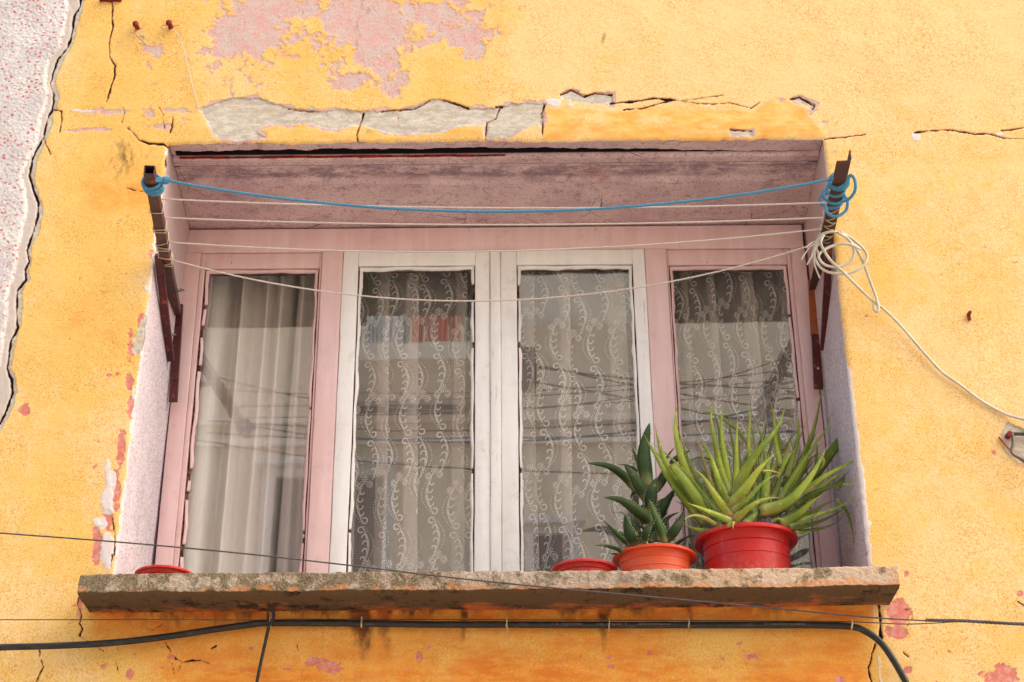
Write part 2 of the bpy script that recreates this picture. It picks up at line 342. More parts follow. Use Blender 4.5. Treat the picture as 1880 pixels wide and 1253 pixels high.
# --- cracks (photo px, half width px)
cracks = [
 (crackL, 2.6), ([(206, 5), (206, 40), (205, 60), (201, 75), (201, 105), (210, 120), (210, 140), (204, 160), (196, 187)], 1.8),
 ([(99, 201), (113, 204), (112, 220), (110, 243)], 1.5), ([(80, 251), (84, 265), (94, 285)], 1.2),
 ([(234, 236), (245, 245), (256, 258), (275, 264), (300, 265), (312, 272)], 2.0), ([(312, 272), (306, 290), (302, 305), (308, 320)], 2.6),
 ([(291, 198), (300, 212), (302, 236)], .9), ([(316, 210), (318, 225), (312, 244)], 1.4), ([(225, 196), (228, 205), (225, 225)], .7),
 ([(668, 207), (661, 229), (655, 250), (657, 262), (650, 275)], 1.8), ([(730, 210), (731, 232)], .7), ([(918, 200), (910, 218), (893, 225), (891, 253), (893, 264)], 1.6),
 ([(1000, 192), (994, 208), (997, 230), (996, 256)], 1.6), ([(813, 183), (845, 193), (860, 199)], 1.6), ([(910, 197), (922, 196)], 2),
 ([(700, 204), (734, 202), (761, 199), (790, 184)], .8), ([(529, 199), (560, 203), (586, 204)], 1.3), ([(1122, 190), (1160, 187), (1200, 181), (1235, 184)], 2.2), ([(1145, 202), (1180, 199), (1210, 190), (1240, 184)], 1.4), ([(1235, 184), (1275, 190), (1310, 192), (1340, 189), (1380, 199), (1395, 188)], .8),
 ([(1029, 174), (1049, 165), (1072, 177), (1092, 171), (1124, 174)], 1.6), ([(1451, 182), (1468, 178), (1496, 193), (1493, 200)], 1.6), ([(1340, 238), (1360, 240), (1381, 240)], 1.2), ([(1250, 186), (1330, 175)], .5),
 ([(1515, 255), (1540, 253), (1575, 249), (1590, 247)], 1.2), ([(1680, 244), (1710, 240), (1745, 239), (1790, 247), (1815, 246), (1845, 254)], 1.5), ([(1838, 240), (1860, 238), (1895, 231)], 1.5), ([(1845, 254), (1890, 256)], .6),
 ([(233, 345), (250, 350), (262, 352)], 1.0), ([(205, 950), (211, 985), (209, 1020)], 1.4), ([(206, 1020), (204, 1040)], 1.6),
 ([(148, 1090), (142, 1110), (150, 1130), (147, 1145), (152, 1155), (146, 1168)], 1.6), ([(147, 1168), (160, 1177), (180, 1188), (192, 1196)], .9),
 ([(73, 1193), (72, 1205)], 1.6), ([(76, 1212), (80, 1225), (72, 1240), (66, 1256)], 1.4), ([(304, 1180), (310, 1190), (314, 1196)], 1.2), ([(320, 1208), (335, 1216), (350, 1213), (368, 1212), (385, 1218)], 1.8), ([(332, 1218), (328, 1232)], 1.2), ([(315, 1217), (322, 1245)], .6), ([(212, 1215), (218, 1235)], .7), ([(390, 1190), (398, 1185)], 1.3), ([(288, 1183), (300, 1190)], .9),
 ([(1612, 1110), (1616, 1135), (1618, 1165), (1620, 1172)], 3.2), ([(1606, 1182), (1602, 1200), (1593, 1228), (1600, 1252), (1603, 1270)], 2.0), ([(1620, 1172), (1606, 1182)], .9),
 ([(1660, 1120), (1672, 1118), (1676, 1135), (1664, 1150)], .9), ([(1657, 1196), (1668, 1208)], 1.1), ([(1590, 1010), (1592, 1038)], 1.8), ([(265, 1150), (280, 1158), (300, 1145)], .7), ([(545, 1180), (548, 1195)], .6)]
a_crack = np.full(PX.shape, -8.0)
for pts, w in cracks:
    xa, ya = np.array(pts).T
    m = (PX > xa.min()-14) & (PX < xa.max()+14) & (PY > ya.min()-14) & (PY < ya.max()+14)
    if not m.any(): continue
    jx = PX[m]+1.1*fbm(PX[m]/5, PY[m]/5, 131, 2)+1.5*fbm(PX[m]/16, PY[m]/16, 133, 2); jy = PY[m]+1.1*fbm(PX[m]/5, PY[m]/5, 141, 2)
    ww = w*.62*(1+.75*vnoise(PX[m]/11, PY[m]/11, 151))
    a_crack[m] = np.maximum(a_crack[m], ww-seg_dist(jx, jy, pts))
# --- smoother orange make-good over the lintel; tones; run-off stains
a_patch = np.clip((poly_sd(WX, WY, [(1000, 197), (1060, 200), (1130, 205), (1190, 196), (1270, 200), (1330, 205), (1385, 205), (1405, 188), (1430, 176), (1480, 200), (1500, 230), (1512, 250), (1300, 256), (1000, 256)])+8)/14, 0, 1)
a_patch = np.maximum(a_patch, .8*np.clip((poly_sd(WX, WY, [(440, 232), (560, 228), (590, 235), (640, 240), (700, 246), (880, 238), (885, 252), (600, 256), (460, 254)])+5)/9, 0, 1))
a_patch = np.clip(a_patch*(.72+.6*fbm(PX/60, PY/22, 161, 3)), 0, 1)
below = np.exp(-np.maximum(0, PY-1110)/95)*sstep(1085, 1110, PY)*sstep(120, 200, PX)*(1-sstep(1590, 1625, PX))  # deeper orange paint under the sill, with its shade put into the colour
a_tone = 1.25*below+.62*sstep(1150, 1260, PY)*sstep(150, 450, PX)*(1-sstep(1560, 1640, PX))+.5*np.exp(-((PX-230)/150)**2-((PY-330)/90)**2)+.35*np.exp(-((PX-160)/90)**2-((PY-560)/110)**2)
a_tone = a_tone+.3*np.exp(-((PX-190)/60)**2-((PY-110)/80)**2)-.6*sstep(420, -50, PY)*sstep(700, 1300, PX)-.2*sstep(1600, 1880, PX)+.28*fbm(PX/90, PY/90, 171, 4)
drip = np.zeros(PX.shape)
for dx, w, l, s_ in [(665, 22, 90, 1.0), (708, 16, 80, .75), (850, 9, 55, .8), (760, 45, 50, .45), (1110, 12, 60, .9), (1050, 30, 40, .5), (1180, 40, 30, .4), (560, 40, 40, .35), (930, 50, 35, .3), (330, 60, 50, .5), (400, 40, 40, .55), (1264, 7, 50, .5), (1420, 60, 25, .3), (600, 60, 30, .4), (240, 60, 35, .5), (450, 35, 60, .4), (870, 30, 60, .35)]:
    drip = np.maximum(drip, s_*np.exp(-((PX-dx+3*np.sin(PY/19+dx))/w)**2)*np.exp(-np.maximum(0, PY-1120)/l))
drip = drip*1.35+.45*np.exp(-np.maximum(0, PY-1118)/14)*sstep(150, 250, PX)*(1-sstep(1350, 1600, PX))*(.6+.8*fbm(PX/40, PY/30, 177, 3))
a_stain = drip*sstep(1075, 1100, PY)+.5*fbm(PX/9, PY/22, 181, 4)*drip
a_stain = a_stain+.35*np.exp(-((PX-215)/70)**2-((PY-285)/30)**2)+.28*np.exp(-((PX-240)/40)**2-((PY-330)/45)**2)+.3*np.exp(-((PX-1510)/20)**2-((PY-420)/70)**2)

# --- relief
und = .0022*fbm(Xg*5, Zg*5, 191, 3)+.0006*fbm(Xg*25, Zg*25, 201, 3)+.00025*vnoise(Xg*130, Zg*130, 205)
Yf = und.copy()
Yf += .0024*sstep(-.6, 1.4, a_grey)*np.where(a_seam > -14, .5, 1)
Yf += .0012*sstep(-.1, .15, a_pink)
Yf -= .0010*sstep(.0, .2, a_flake)
Yf += .008*sstep(-.6, 1.6, a_crack)
Yf -= .005*sstep(0, 6, a_white)*(a_seam > 0)
rc = vnoise(Xg*170, Zg*170, 211)
Yf -= np.where(a_white > 0, .0009*np.clip(rc, 0, 1), 0)
Yf += edge_round(Xg, Zg)*(Zg > ZS-.02)
Yf -= .004*np.exp(-((Zg-(ZT+.045))/.03)**2)*(fbm(Xg*6, Zg*6, 221, 2)+.3)*(Xg > XL0)*(Xg < XR0)   # bulging lintel plaster

Vt = np.stack([Xw, Yf, Zw], -1).reshape(-1, 3)
Q = grid_quads(len(xs), len(zs))
cx = (Xg[:-1, :-1]+Xg[1:, 1:])/2; cz = (Zg[:-1, :-1]+Zg[1:, 1:])/2
hole = ((cx > XL0) & (cx < XR0) & (cz > ZS-.03) & (cz < ZT)).reshape(-1)
ne = ((a_seam[:-1, :-1]+a_seam[1:, 1:])/2 > 0).reshape(-1)
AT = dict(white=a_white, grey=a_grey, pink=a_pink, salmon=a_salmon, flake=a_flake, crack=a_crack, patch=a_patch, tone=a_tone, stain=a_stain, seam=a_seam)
def sub_mesh(name, q, keys=None):
    idx = np.unique(q); rm = np.zeros(len(Vt), np.int64); rm[idx] = np.arange(len(idx))
    return np_mesh(name, Vt[idx], rm[q], {k: v.reshape(-1)[idx] for k, v in AT.items()})

def facade_material():
    t = NT('weathered_yellow_render', .92, .12)
    n_lo = t.noise(3.5, 5, .6); n_mid = t.noise(22, 6, .65); n_hi = t.noise(230, 3, .6); n_pit = t.noise(330, 2, .5, (1, 1, .7)); n_edge = t.noise(140, 5, .7)
    pale = (.86, .60, .29); mid = (.85, .525, .155); deep = (.84, .31, .045)
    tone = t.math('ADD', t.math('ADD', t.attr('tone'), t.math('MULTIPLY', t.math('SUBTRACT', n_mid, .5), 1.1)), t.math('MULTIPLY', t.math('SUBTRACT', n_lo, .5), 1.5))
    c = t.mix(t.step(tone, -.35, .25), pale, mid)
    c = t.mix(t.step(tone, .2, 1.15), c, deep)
    # pits of the stucco hold darker orange dirt
    pit = t.step(n_pit, .52, .62)
    dens = t.step(t.noise(9, 4, .6), .3, .7)
    c = t.mix(t.math('MULTIPLY', pit, t.math('ADD', .38, t.math('MULTIPLY', dens, .45))), c, (.60, .27, .05))
    c = t.mix(t.math('MULTIPLY', t.step(t.noise(120, 4, .7, (1, 1, .8), .4), .49, .62), t.math('MULTIPLY', dens, .5)), c, (.68, .34, .06))
    c = t.mix(t.math('MULTIPLY', t.step(n_hi, .55, .72), .35), c, (.90, .68, .34))
    c = t.mix(t.math('MULTIPLY', t.step(t.noise(480, 2), .66, .74), .5), c, (.30, .10, .05))
    # made-good smooth patch
    pf = t.step(t.math('ADD', t.attr('patch'), t.math('MULTIPLY', t.math('SUBTRACT', n_mid, .5), .8)), .25, .7)
    pc = t.mix(t.step(t.noise(14, 5, .6, (1, 1, 2.5)), .35, .65), (.86, .36, .06), (.88, .52, .17))
    c = t.mix(t.math('MULTIPLY', pf, .85), c, pc)
    # pink older coat
    pk = t.math('ADD', t.attr('pink'), t.math('MULTIPLY', t.math('SUBTRACT', n_edge, .5), .9))
    pkm = t.step(pk, .0, .06)
    pkc = t.mix(t.step(n_mid, .35, .62), (.68, .39, .34), (.62, .48, .43))
    sal = t.mix(t.step(t.noise(60, 5), .4, .65), (.66, .20, .15), (.72, .33, .27))
    pkc = t.mix(t.attr('salmon'), pkc, sal)
    pkc = t.mix(t.math('MULTIPLY', pit, .35), pkc, (.35, .12, .12))
    rim = t.math('MULTIPLY', t.step(pk, -.10, -.01), t.math('SUBTRACT', 1.0, pkm))
    c = t.mix(t.math('MULTIPLY', rim, .55), c, (.72, .27, .09))
    c = t.mix(pkm, c, pkc)
    # chalky white
    fl_ = t.math('ADD', t.attr('flake'), t.math('MULTIPLY', t.math('SUBTRACT', n_edge, .5), .9))
    flm = t.step(fl_, .0, .09)
    c = t.mix(t.math('MULTIPLY', flm, .92), c, t.mix(n_mid, (.66, .58, .60), (.80, .72, .70)))
    # bare plaster
    gv = t.math('ADD', t.attr('grey'), t.math('MULTIPLY', t.math('SUBTRACT', n_edge, .5), 9.0))
    gm = t.step(gv, -.3, .6)
    gc = t.mix(t.step(t.noise(26, 6, .7, (1, 1, 2)), .38, .62), (.48, .42, .34), (.66, .59, .50))
    gm = t.math('MULTIPLY', gm, t.math('SUBTRACT', 1.0, t.math('MULTIPLY', t.step(t.noise(20, 6, .75), .60, .64), t.step(t.attr('grey'), 9.0, 3.0))))
    gc = t.mix(t.math('MULTIPLY', t.step(t.noise(34, 5, .7, (.6, 1, 3), .5), .52, .66), .6), gc, (.55, .38, .19))
    gc = t.mix(t.math('MULTIPLY', pit, .3), gc, (.28, .23, .2))
    c = t.mix(gm, c, gc)
    # stains of run-off water
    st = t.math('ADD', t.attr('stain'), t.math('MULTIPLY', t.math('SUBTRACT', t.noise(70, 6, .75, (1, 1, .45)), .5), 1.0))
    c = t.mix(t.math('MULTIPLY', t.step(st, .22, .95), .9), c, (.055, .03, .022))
    red = t.math('MULTIPLY', t.step(t.attr('tone'), .50, 1.1), t.step(t.noise(18, 5, .7, (.5, 1, 2)), .42, .60))  # redder blotches where the sill-shade tone is strongest
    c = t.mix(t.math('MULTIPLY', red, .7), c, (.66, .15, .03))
    # cracks are full of soot
    cr = t.attr('crack')
    c = t.mix(t.math('MULTIPLY', t.step(cr, -2.2, .2), .35), c, (.55, .19, .08))
    c = t.mix(t.step(cr, -.8, .2), c, (.17, .045, .028))
    c = t.mix(t.step(cr, .0, .8), c, (.03, .012, .014))
    t.col(c)
    h = t.math('ADD', t.math('MULTIPLY', n_hi, .9), t.math('MULTIPLY', n_pit, .7))
    h = t.math('MULTIPLY', h, t.math('SUBTRACT', 1.0, t.math('MULTIPLY', pf, .75)))
    h = t.math('MULTIPLY', h, t.math('SUBTRACT', 1.0, t.math('MULTIPLY', gm, .6)))
    b1 = t.bump(h, .00065, .9)
    lay = t.math('SUBTRACT', t.math('SUBTRACT', 3.0, t.math('MULTIPLY', pkm, .5)), t.math('MULTIPLY', gm, 1.4))
    lay = t.math('ADD', lay, t.math('MULTIPLY', flm, .4))
    b2 = t.bump(lay, .0008, .8, b1)
    t.bump(t.step(cr, .8, -.8), .0015, .8, b2)
    return t.m
def roughcast_material():
    t = NT('white_roughcast', .95, .1)
    n1 = t.noise(150, 3, .6); v1 = t.voro(95)
    c = t.mix(t.step(t.noise(12, 5), .3, .7), (.58, .53, .52), (.70, .66, .64))
    c = t.mix(t.math('MULTIPLY', t.step(n1, .52, .62), .35), c, (.60, .53, .52))
    c = t.mix(t.math('MULTIPLY', t.math('MULTIPLY', t.step(t.voro(64, 'F1', (1, 1, 1.3)), .34, .24), t.step(t.noise(60, 3), .42, .48)), .9), c, (.55, .14, .12))
    c = t.mix(t.math('MULTIPLY', t.step(t.noise(230, 2, .5), .63, .67), .6), c, (.40, .12, .11))
    gm = t.step(t.math('ADD', t.attr('white'), t.math('MULTIPLY', t.math('SUBTRACT', t.noise(90, 5, .7), .5), 16.0)), 1.5, -1.5)
    gc = t.mix(t.noise(40, 5, .7), (.46, .38, .33), (.66, .58, .53))
    c = t.mix(gm, c, gc)
    cr = t.attr('crack')
    c = t.mix(t.step(cr, -.5, .5), c, (.03, .014, .014))
    t.col(c)
    h = t.math('ADD', n1, t.math('MULTIPLY', v1, 1.5)); h = t.math('MULTIPLY', h, t.math('SUBTRACT', 1.0, t.math('MULTIPLY', gm, .7)))
    b = t.bump(h, .0013, .9); t.bump(t.step(cr, .8, -.8), .0015, .8, b)
    return t.m
M_fac = facade_material()
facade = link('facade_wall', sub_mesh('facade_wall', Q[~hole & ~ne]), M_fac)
tag(facade, 'weathered yellow rendered wall with peeling pink patches and cracks around the window', 'wall')
nwall = link('roughcast_wall', sub_mesh('roughcast_wall', Q[~hole & ne]), roughcast_material())
tag(nwall, 'white roughcast wall with red specks left of the long jagged crack', 'wall')

# ---------------------------------------------------------------- reveals (parts of the wall)
DEP = .40
def reveal_material(kind):
    t = NT('reveal_'+kind, .93, .1)
    n1 = t.noise(190, 3, .6); big = t.noise(7, 5, .65)
    pos = t.new('ShaderNodeSeparateXYZ'); t.put(pos.inputs[0], t.coord()); X, Y, Z = pos.outputs
    if kind == 'soffit':
        c = t.mix(t.step(big, .35, .65), (.60, .41, .42), (.72, .52, .51))
        c = t.mix(t.math('MULTIPLY', t.step(t.noise(28, 6, .75, (1, 1.6, 1)), .52, .70), .75), c, (.24, .145, .17))
        c = t.mix(t.math('MULTIPLY', t.step(t.noise(9, 6, .7, (.8, 1.5, 1)), .56, .70), .45), c, (.28, .18, .21))
        c = t.mix(t.math('MULTIPLY', t.step(n1, .54, .66), .6), c, (.22, .12, .14))
        c = t.mix(t.math('MULTIPLY', t.step(t.noise(6, 3), .62, .72), .5), c, (.58, .26, .12))
        inslot = t.math('MULTIPLY', t.step(Z, ZT+.001, ZT+.006), t.step(Y, .075, .070))  # slot's inside set near black, its shade put into the colour
        c = t.mix(inslot, c, (.02, .012, .014))
        gr = t.math('MULTIPLY', t.step(Y, .0925, .0935), t.step(Y, .099, .098))
        c = t.mix(gr, c, (.03, .02, .025))
        bnd = t.math('MULTIPLY', t.math('MULTIPLY', t.step(Y, .098, .102), t.step(t.math('ADD', Y, t.math('MULTIPLY', t.math('SUBTRACT', t.noise(9, 4), .5), .06)), .175, .14)), t.step(t.noise(24, 6, .75, (.5, 1, 1)), .42, .60))
        c = t.mix(t.math('MULTIPLY', bnd, .7), c, (.20, .125, .16))
        ve = t.voro(5.5, 'DISTANCE_TO_EDGE', (1, 2.0, 1))
        ck = t.math('MULTIPLY', t.step(t.math('ADD', ve, t.math('MULTIPLY', t.noise(30, 4), .02)), .017, .011), t.step(t.noise(4, 2), .45, .55))
        c = t.mix(t.math('MULTIPLY', ck, .8), c, (.05, .03, .04))
    else:
        c = t.mix(t.step(big, .3, .7), (.64, .56, .61), (.76, .67, .71))
        c = t.mix(t.math('MULTIPLY', t.step(t.voro(120), .30, .18), .75), c, (.20, .12, .15))
        c = t.mix(t.math('MULTIPLY', t.step(n1, .54, .64), .6), c, (.30, .22, .25))
        c = t.mix(t.math('MULTIPLY', t.step(t.noise(110, 3, .6), .56, .64), .45), c, (.38, .29, .32))
        hz = t.math('ADD', t.math('MULTIPLY', Z, 1.0), t.math('MULTIPLY', t.math('SUBTRACT', big, .5), .5))
        upper_tint = t.step(hz, 3.45, 3.95) if kind == 'left' else t.step(hz, 3.3, 3.9)  # browner towards the top; on the right jamb this is dirt
        c = t.mix(t.math('MULTIPLY', upper_tint, .75), c, (.58, .38, .34))
        c = t.mix(t.math('MULTIPLY', t.step(t.noise(45, 6, .75), .55, .72), .5 if kind == 'right' else .25), c, (.24, .15, .15))
        # a clean chalky front arris
        fe = t.step(t.math('ADD', Y, t.math('MULTIPLY', t.math('SUBTRACT', t.noise(35, 5, .7), .5), .03)), .016, .008)
        c = t.mix(t.math('MULTIPLY', fe, .8), c, (.78, .70, .72))
        # rust run below the bracket
        if kind == 'right':
            rr = t.math('MULTIPLY', t.step(t.math('ABSOLUTE', t.math('SUBTRACT', Y, .30)), .03, .004), t.step(Z, 3.75, 3.5))
            c = t.mix(t.math('MULTIPLY', rr, t.math('MULTIPLY', t.noise(60, 5), .9)), c, (.12, .06, .06))
    t.col(c)
    b = t.bump(t.math('ADD', n1, t.math('MULTIPLY', t.noise(60, 4), .4)), .0014 if kind != 'soffit' else .0018, .9)
    return t.m
def jamb(side):
    z = zs[(zs >= ZS-.031) & (zs <= ZT+1e-6)]; y = np.linspace(0, DEP, 110)
    Zj, Yj = np.meshgrid(z, y, indexing='ij')
    x0 = XL0 if side < 0 else XR0
    xw, zw = warp(np.full(Zj.shape, x0), Zj)
    lean = (.014*(zw-3.45) if side < 0 else .008*(zw-3.45)); xw = x0+lean+(xw-x0-lean)*np.exp(-Yj/.010)
    xw = xw+side*.0007*fbm(Yj*22, Zj*22, 301, 3)*sstep(0, .02, Yj)-side*.004*np.exp(-Yj/.006)*0
    zc = zw*(1)-np.where(Zj > ZT-1e-6, 0, 0)
    Yv = Yj+.005*np.exp(-Yj/.004)
    Yv[:, 0] = .005
    # soffit falls towards the frame, let the jamb run up past it
    me = np_mesh('jamb', np.stack([xw, Yv, zw], -1).reshape(-1, 3), grid_quads(len(z), len(y), side > 0))
    o = link('jamb', me, reveal_material('left' if side < 0 else 'right'), facade)
jamb(-1); jamb(1)
# soffit with the shutter slot
sy = np.unique(np.r_[np.linspace(0, .045, 22), np.linspace(.045, .12, 44), np.linspace(.12, DEP, 90)])
sx = xs[(xs >= XL0-1e-6) & (xs <= XR0+1e-6)][::2]
sx[-1] = XR0
Xs, Ys = np.meshgrid(sx, sy, indexing='ij')
xw, zw = warp(Xs, np.full(Xs.shape, ZT)); zb = ZT+(zw-ZT)*np.exp(-Ys/.02)
xw = Xs+(xw-Xs)*np.where((np.abs(Xs-XL0) < .2) | (np.abs(Xs-XR0) < .2), 1, 1)
u01 = (Xs-XL0)/(XR0-XL0)
slotw = .021*(1-sstep(.45, .95, u01))+.006                       # the gap closes to the right
ins = sstep(.012, .03, Xs-XL0)*sstep(.02, .035, XR0-Xs)
s0 = .062-slotw+.003*vnoise(Xs*40, Xs*0, 311)+.003*vnoise(Xs*9, Xs*0, 313); slotw = .062-s0
prof = -.012*sstep(.0, 1, (Ys-s0-slotw)/.004)-.0*Ys               # lintel strip hangs a little lower
prof = prof+ins*.05*sstep(0, .003, Ys-s0)*(1-sstep(0, .003, Ys-s0-slotw))
prof = prof+ins*(.010)*sstep(0, .002, Ys-.094)*(1-sstep(0, .002, Ys-.098))
prof = prof-.012*sstep(.10, .13, Ys)-.030*sstep(.14, .36, Ys)
prof = prof-.010*sstep(.105, .115, Ys+.012*fbm(Xs*5, Ys*5, 321, 3))*(1-sstep(.155, .17, Ys+.02*fbm(Xs*7, Ys*3, 331, 3)))*-1
prof = prof+.0028*fbm(Xs*25, Ys*25, 341, 4)*sstep(0, .02, Ys)
Yv = Ys+.005*np.exp(-Ys/.004)
me = np_mesh('soffit', np.stack([xw, Yv, zb+prof], -1).reshape(-1, 3), grid_quads(len(sx), len(sy), False))
link('soffit', me, reveal_material('soffit'), facade)
lb = MB(); 
for k in range(0, 20):
    xa = XL0+.03+k*.045; lb.box((xa, .0606, ZT-.0078+.0008*math.sin(k*2.1)), (xa+.0452, .0640, ZT-.0022+.0012*math.sin(k*1.3)))
lb.build('lintel_bar', simple('rusty_red_steel', (.40, .03, .02), .8, .2, 0, .3, 60), facade, False)
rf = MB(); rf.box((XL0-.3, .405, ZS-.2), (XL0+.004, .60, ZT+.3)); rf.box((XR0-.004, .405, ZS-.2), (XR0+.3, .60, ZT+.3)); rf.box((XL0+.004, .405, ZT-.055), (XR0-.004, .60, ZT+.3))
rf.box((-4.2, .035, ZT+.046), (4.2, .40, 6.8)); rf.box((-4.2, .035, -.3), (XL0-.014, .40, ZT+.045)); rf.box((XR0+.014, .035, -.3), (4.2, .40, ZT+.045)); rf.box((XL0-.013, .035, -.3), (XR0+.013, .40, ZS-.062))  # unseen solid wall core, added to stop sky light leaking through the seams
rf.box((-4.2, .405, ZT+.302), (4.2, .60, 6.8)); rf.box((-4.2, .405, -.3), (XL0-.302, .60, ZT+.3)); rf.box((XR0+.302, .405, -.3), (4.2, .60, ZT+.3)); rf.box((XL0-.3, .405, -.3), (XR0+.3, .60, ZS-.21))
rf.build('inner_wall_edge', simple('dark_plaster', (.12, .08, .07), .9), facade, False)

# ================================================================ WINDOW SILL
def sill_material():
    t = NT('mossy_concrete', .95, .1)
    g = t.new('ShaderNodeNewGeometry'); nz = t.new('ShaderNodeSeparateXYZ'); t.put(nz.inputs[0], g.outputs['Normal'])
    pos = t.new('ShaderNodeSeparateXYZ'); t.put(pos.inputs[0], t.coord()); Z = pos.outputs[2]; Y = pos.outputs[1]; X = pos.outputs[0]
    grit = t.noise(260, 4, .7); blotch = t.noise(16, 6, .7)
    c = t.mix(t.step(grit, .38, .62), (.26, .185, .13), (.50, .38, .29))
    c = t.mix(t.math('MULTIPLY', t.step(t.noise(30, 5, .7, (1, 1, .12)), .54, .66), .55), c, (.10, .075, .05))
    c = t.mix(t.math('MULTIPLY', t.step(t.math('ADD', X, t.math('MULTIPLY', blotch, .8)), .55, 1.0), .55), c, (.66, .38, .20))
    c = t.mix(t.math('MULTIPLY', t.step(t.noise(5, 5, .7), .42, .60), .45), c, (.60, .50, .40))
    leftm = t.step(X, .2, -.7)
    moss = t.step(t.math('ADD', blotch, t.math('MULTIPLY', leftm, .09)), .50, .60)
    c = t.mix(t.math('MULTIPLY', moss, .85), c, t.mix(t.step(grit, .4, .6), (.08, .060, .030), (.24, .18, .10)))
    # remains of orange paint near the lower arris and to the right
    op = t.math('ADD', t.step(Z, ZS-.022, ZS-.046), t.math('MULTIPLY', t.step(X, .0, .7), .35))
    op = t.step(t.math('ADD', t.math('MULTIPLY', op, .19), t.math('MULTIPLY', t.noise(38, 6, .7, (.6, 1, 1)), 1.0)), .66, .76)
    c = t.mix(t.math('MULTIPLY', op, .6), c, (.66, .26, .10))
    # underside: black algae and orange paint rests towards the wall
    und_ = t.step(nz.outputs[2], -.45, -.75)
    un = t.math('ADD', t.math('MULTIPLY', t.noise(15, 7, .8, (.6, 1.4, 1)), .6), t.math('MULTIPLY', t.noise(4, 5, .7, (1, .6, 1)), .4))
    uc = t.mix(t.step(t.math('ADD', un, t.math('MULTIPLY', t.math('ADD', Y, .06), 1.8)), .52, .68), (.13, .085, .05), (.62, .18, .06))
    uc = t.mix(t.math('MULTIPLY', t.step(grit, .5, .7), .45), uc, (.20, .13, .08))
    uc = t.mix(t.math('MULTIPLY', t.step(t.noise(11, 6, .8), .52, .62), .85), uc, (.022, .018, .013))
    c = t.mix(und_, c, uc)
    c = t.mix(t.math('MULTIPLY', t.step(t.noise(330, 3), .68, .74), .6), c, (.60, .50, .42))
    t.col(c)
    t.bump(t.math('ADD', grit, t.math('MULTIPLY', t.noise(80, 4), .8)), .0035, 1)
    return t.m
def sill_obj():
    x0, x1 = -1.000, .884
    nx = 620; xx = np.linspace(x0, x1, nx)
    # closed profile in (y,z): top back -> top front -> front bottom -> underside back
    pr = []
    def seg(a, b, n): 
        for k in range(n): pr.append((a[0]+(b[0]-a[0])*k/n, a[1]+(b[1]-a[1])*k/n))
    A = (.42, ZS); B = (-.120, ZS); Cc = (-.126, ZS-.048); Dd = (-.108, ZS-.052); E_ = (.01, ZS-.056); F_ = (.42, ZS-.056)
    seg(A, (.0, ZS), 10); seg((.0, ZS), B, 34); seg(B, Cc, 22); seg(Cc, Dd, 5); seg(Dd, E_, 30); seg(E_, F_, 4); pr.append(F_)
    pr = np.array(pr); n = len(pr)
    Xk, K = np.meshgrid(xx, np.arange(n), indexing='ij')
    Yk = pr[K, 0].copy(); Zk = pr[K, 1].copy()
    # rounded, chipped arrises
    da = np.sqrt((Yk-B[0])**2+(Zk-B[1])**2); chip = np.clip(vnoise(Xk*38, Xk*0+1, 401)-.35, 0, 1)*.005+np.clip(vnoise(Xk*110, Xk*0+1, 402), 0, 1)*.0015+.001
    e = np.exp(-da/.006)*chip; Yk += e; Zk -= e*.8
    db = np.sqrt((Yk-Cc[0])**2+(Zk-Cc[1])**2); chip = np.clip(vnoise(Xk*30, Xk*0+6, 411)-.3, 0, 1)*.005+.001
    e = np.exp(-db/.006)*chip; Yk += e*.7; Zk += e
    nf = .0016*fbm(Xk*20, (Yk+Zk)*20, 421, 4)+.0010*vnoise(Xk*140, (Yk+Zk)*140, 431)
    Yk -= nf*(Zk < ZS-.003)*(Zk > ZS-.047); Zk += nf*.8
    Zk += .004*fbm(Xk*2.2, Xk*0, 441, 2)
    mid = (Yk > .0) & (Zk < ZS-.03)
    V_ = np.stack([Xk, Yk, Zk], -1).reshape(-1, 3)
    q = grid_quads(nx, n)
    # ends
    caps_v = []; base = len(V_); 
    c0 = np.array([[x0-.002, .1, ZS-.028]]); c1 = np.array([[x1+.002, .1, ZS-.028]])
    V_ = np.vstack([V_, c0, c1]); tri = []
    for k in range(n-1):
        tri.append((k, k+1, base, base)); b = (nx-1)*n; tri.append((b+k+1, b+k, base+1, base+1))
    me = bpy.data.meshes.new('window_sill')
    me.from_pydata(V_.tolist(), [], q.tolist()+[t_[:3] for t_ in tri]); me.update()
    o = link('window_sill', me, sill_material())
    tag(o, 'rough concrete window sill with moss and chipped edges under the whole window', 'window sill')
sill_obj()

# ================================================================ WINDOW
WY0 = .352                                             # front of the outer frame
def wood_paint(name, ca, cb, chip=.5):
    t = NT(name, .45, .35)
    g = t.noise(9, 5, .6, (3, 1, .35)); fine = t.noise(120, 4, .6, (1.5, 1, .12))
    c = t.mix(t.step(g, .35, .65), ca, cb)
    c = t.mix(t.math('MULTIPLY', t.step(fine, .62, .72), .25), c, tuple(x*.6 for x in ca))
    ch = t.step(t.noise(75, 6, .75, (1, 1, .5)), .70-.05*chip, .72-.05*chip)
    c = t.mix(t.math('MULTIPLY', ch, .85), c, (.10, .05, .04))
    c = t.mix(t.math('MULTIPLY', t.step(t.noise(5, 4, .7), .55, .75), .22), c, (.45, .33, .28))
    gr = t.math('MULTIPLY', t.step(t.noise(60, 5, .75, (2.2, 1, .05)), .63, .67), t.step(t.noise(7, 3, .6), .5, .6))
    c = t.mix(t.math('MULTIPLY', gr, .6), c, (.22, .12, .10))
    c = t.mix(t.math('MULTIPLY', t.step(t.noise(16, 6, .8), .54, .72), .28), c, (.36, .27, .24))
    t.col(c); b = t.bump(fine, .0006, .6); t.bump(ch, -.0006, .6, b)
    return t.m
M_pink = wood_paint('pink_gloss_paint', (.74, .50, .49), (.80, .57, .57))
M_white = wood_paint('cream_gloss_paint', (.82, .78, .76), (.88, .85, .83), .3)
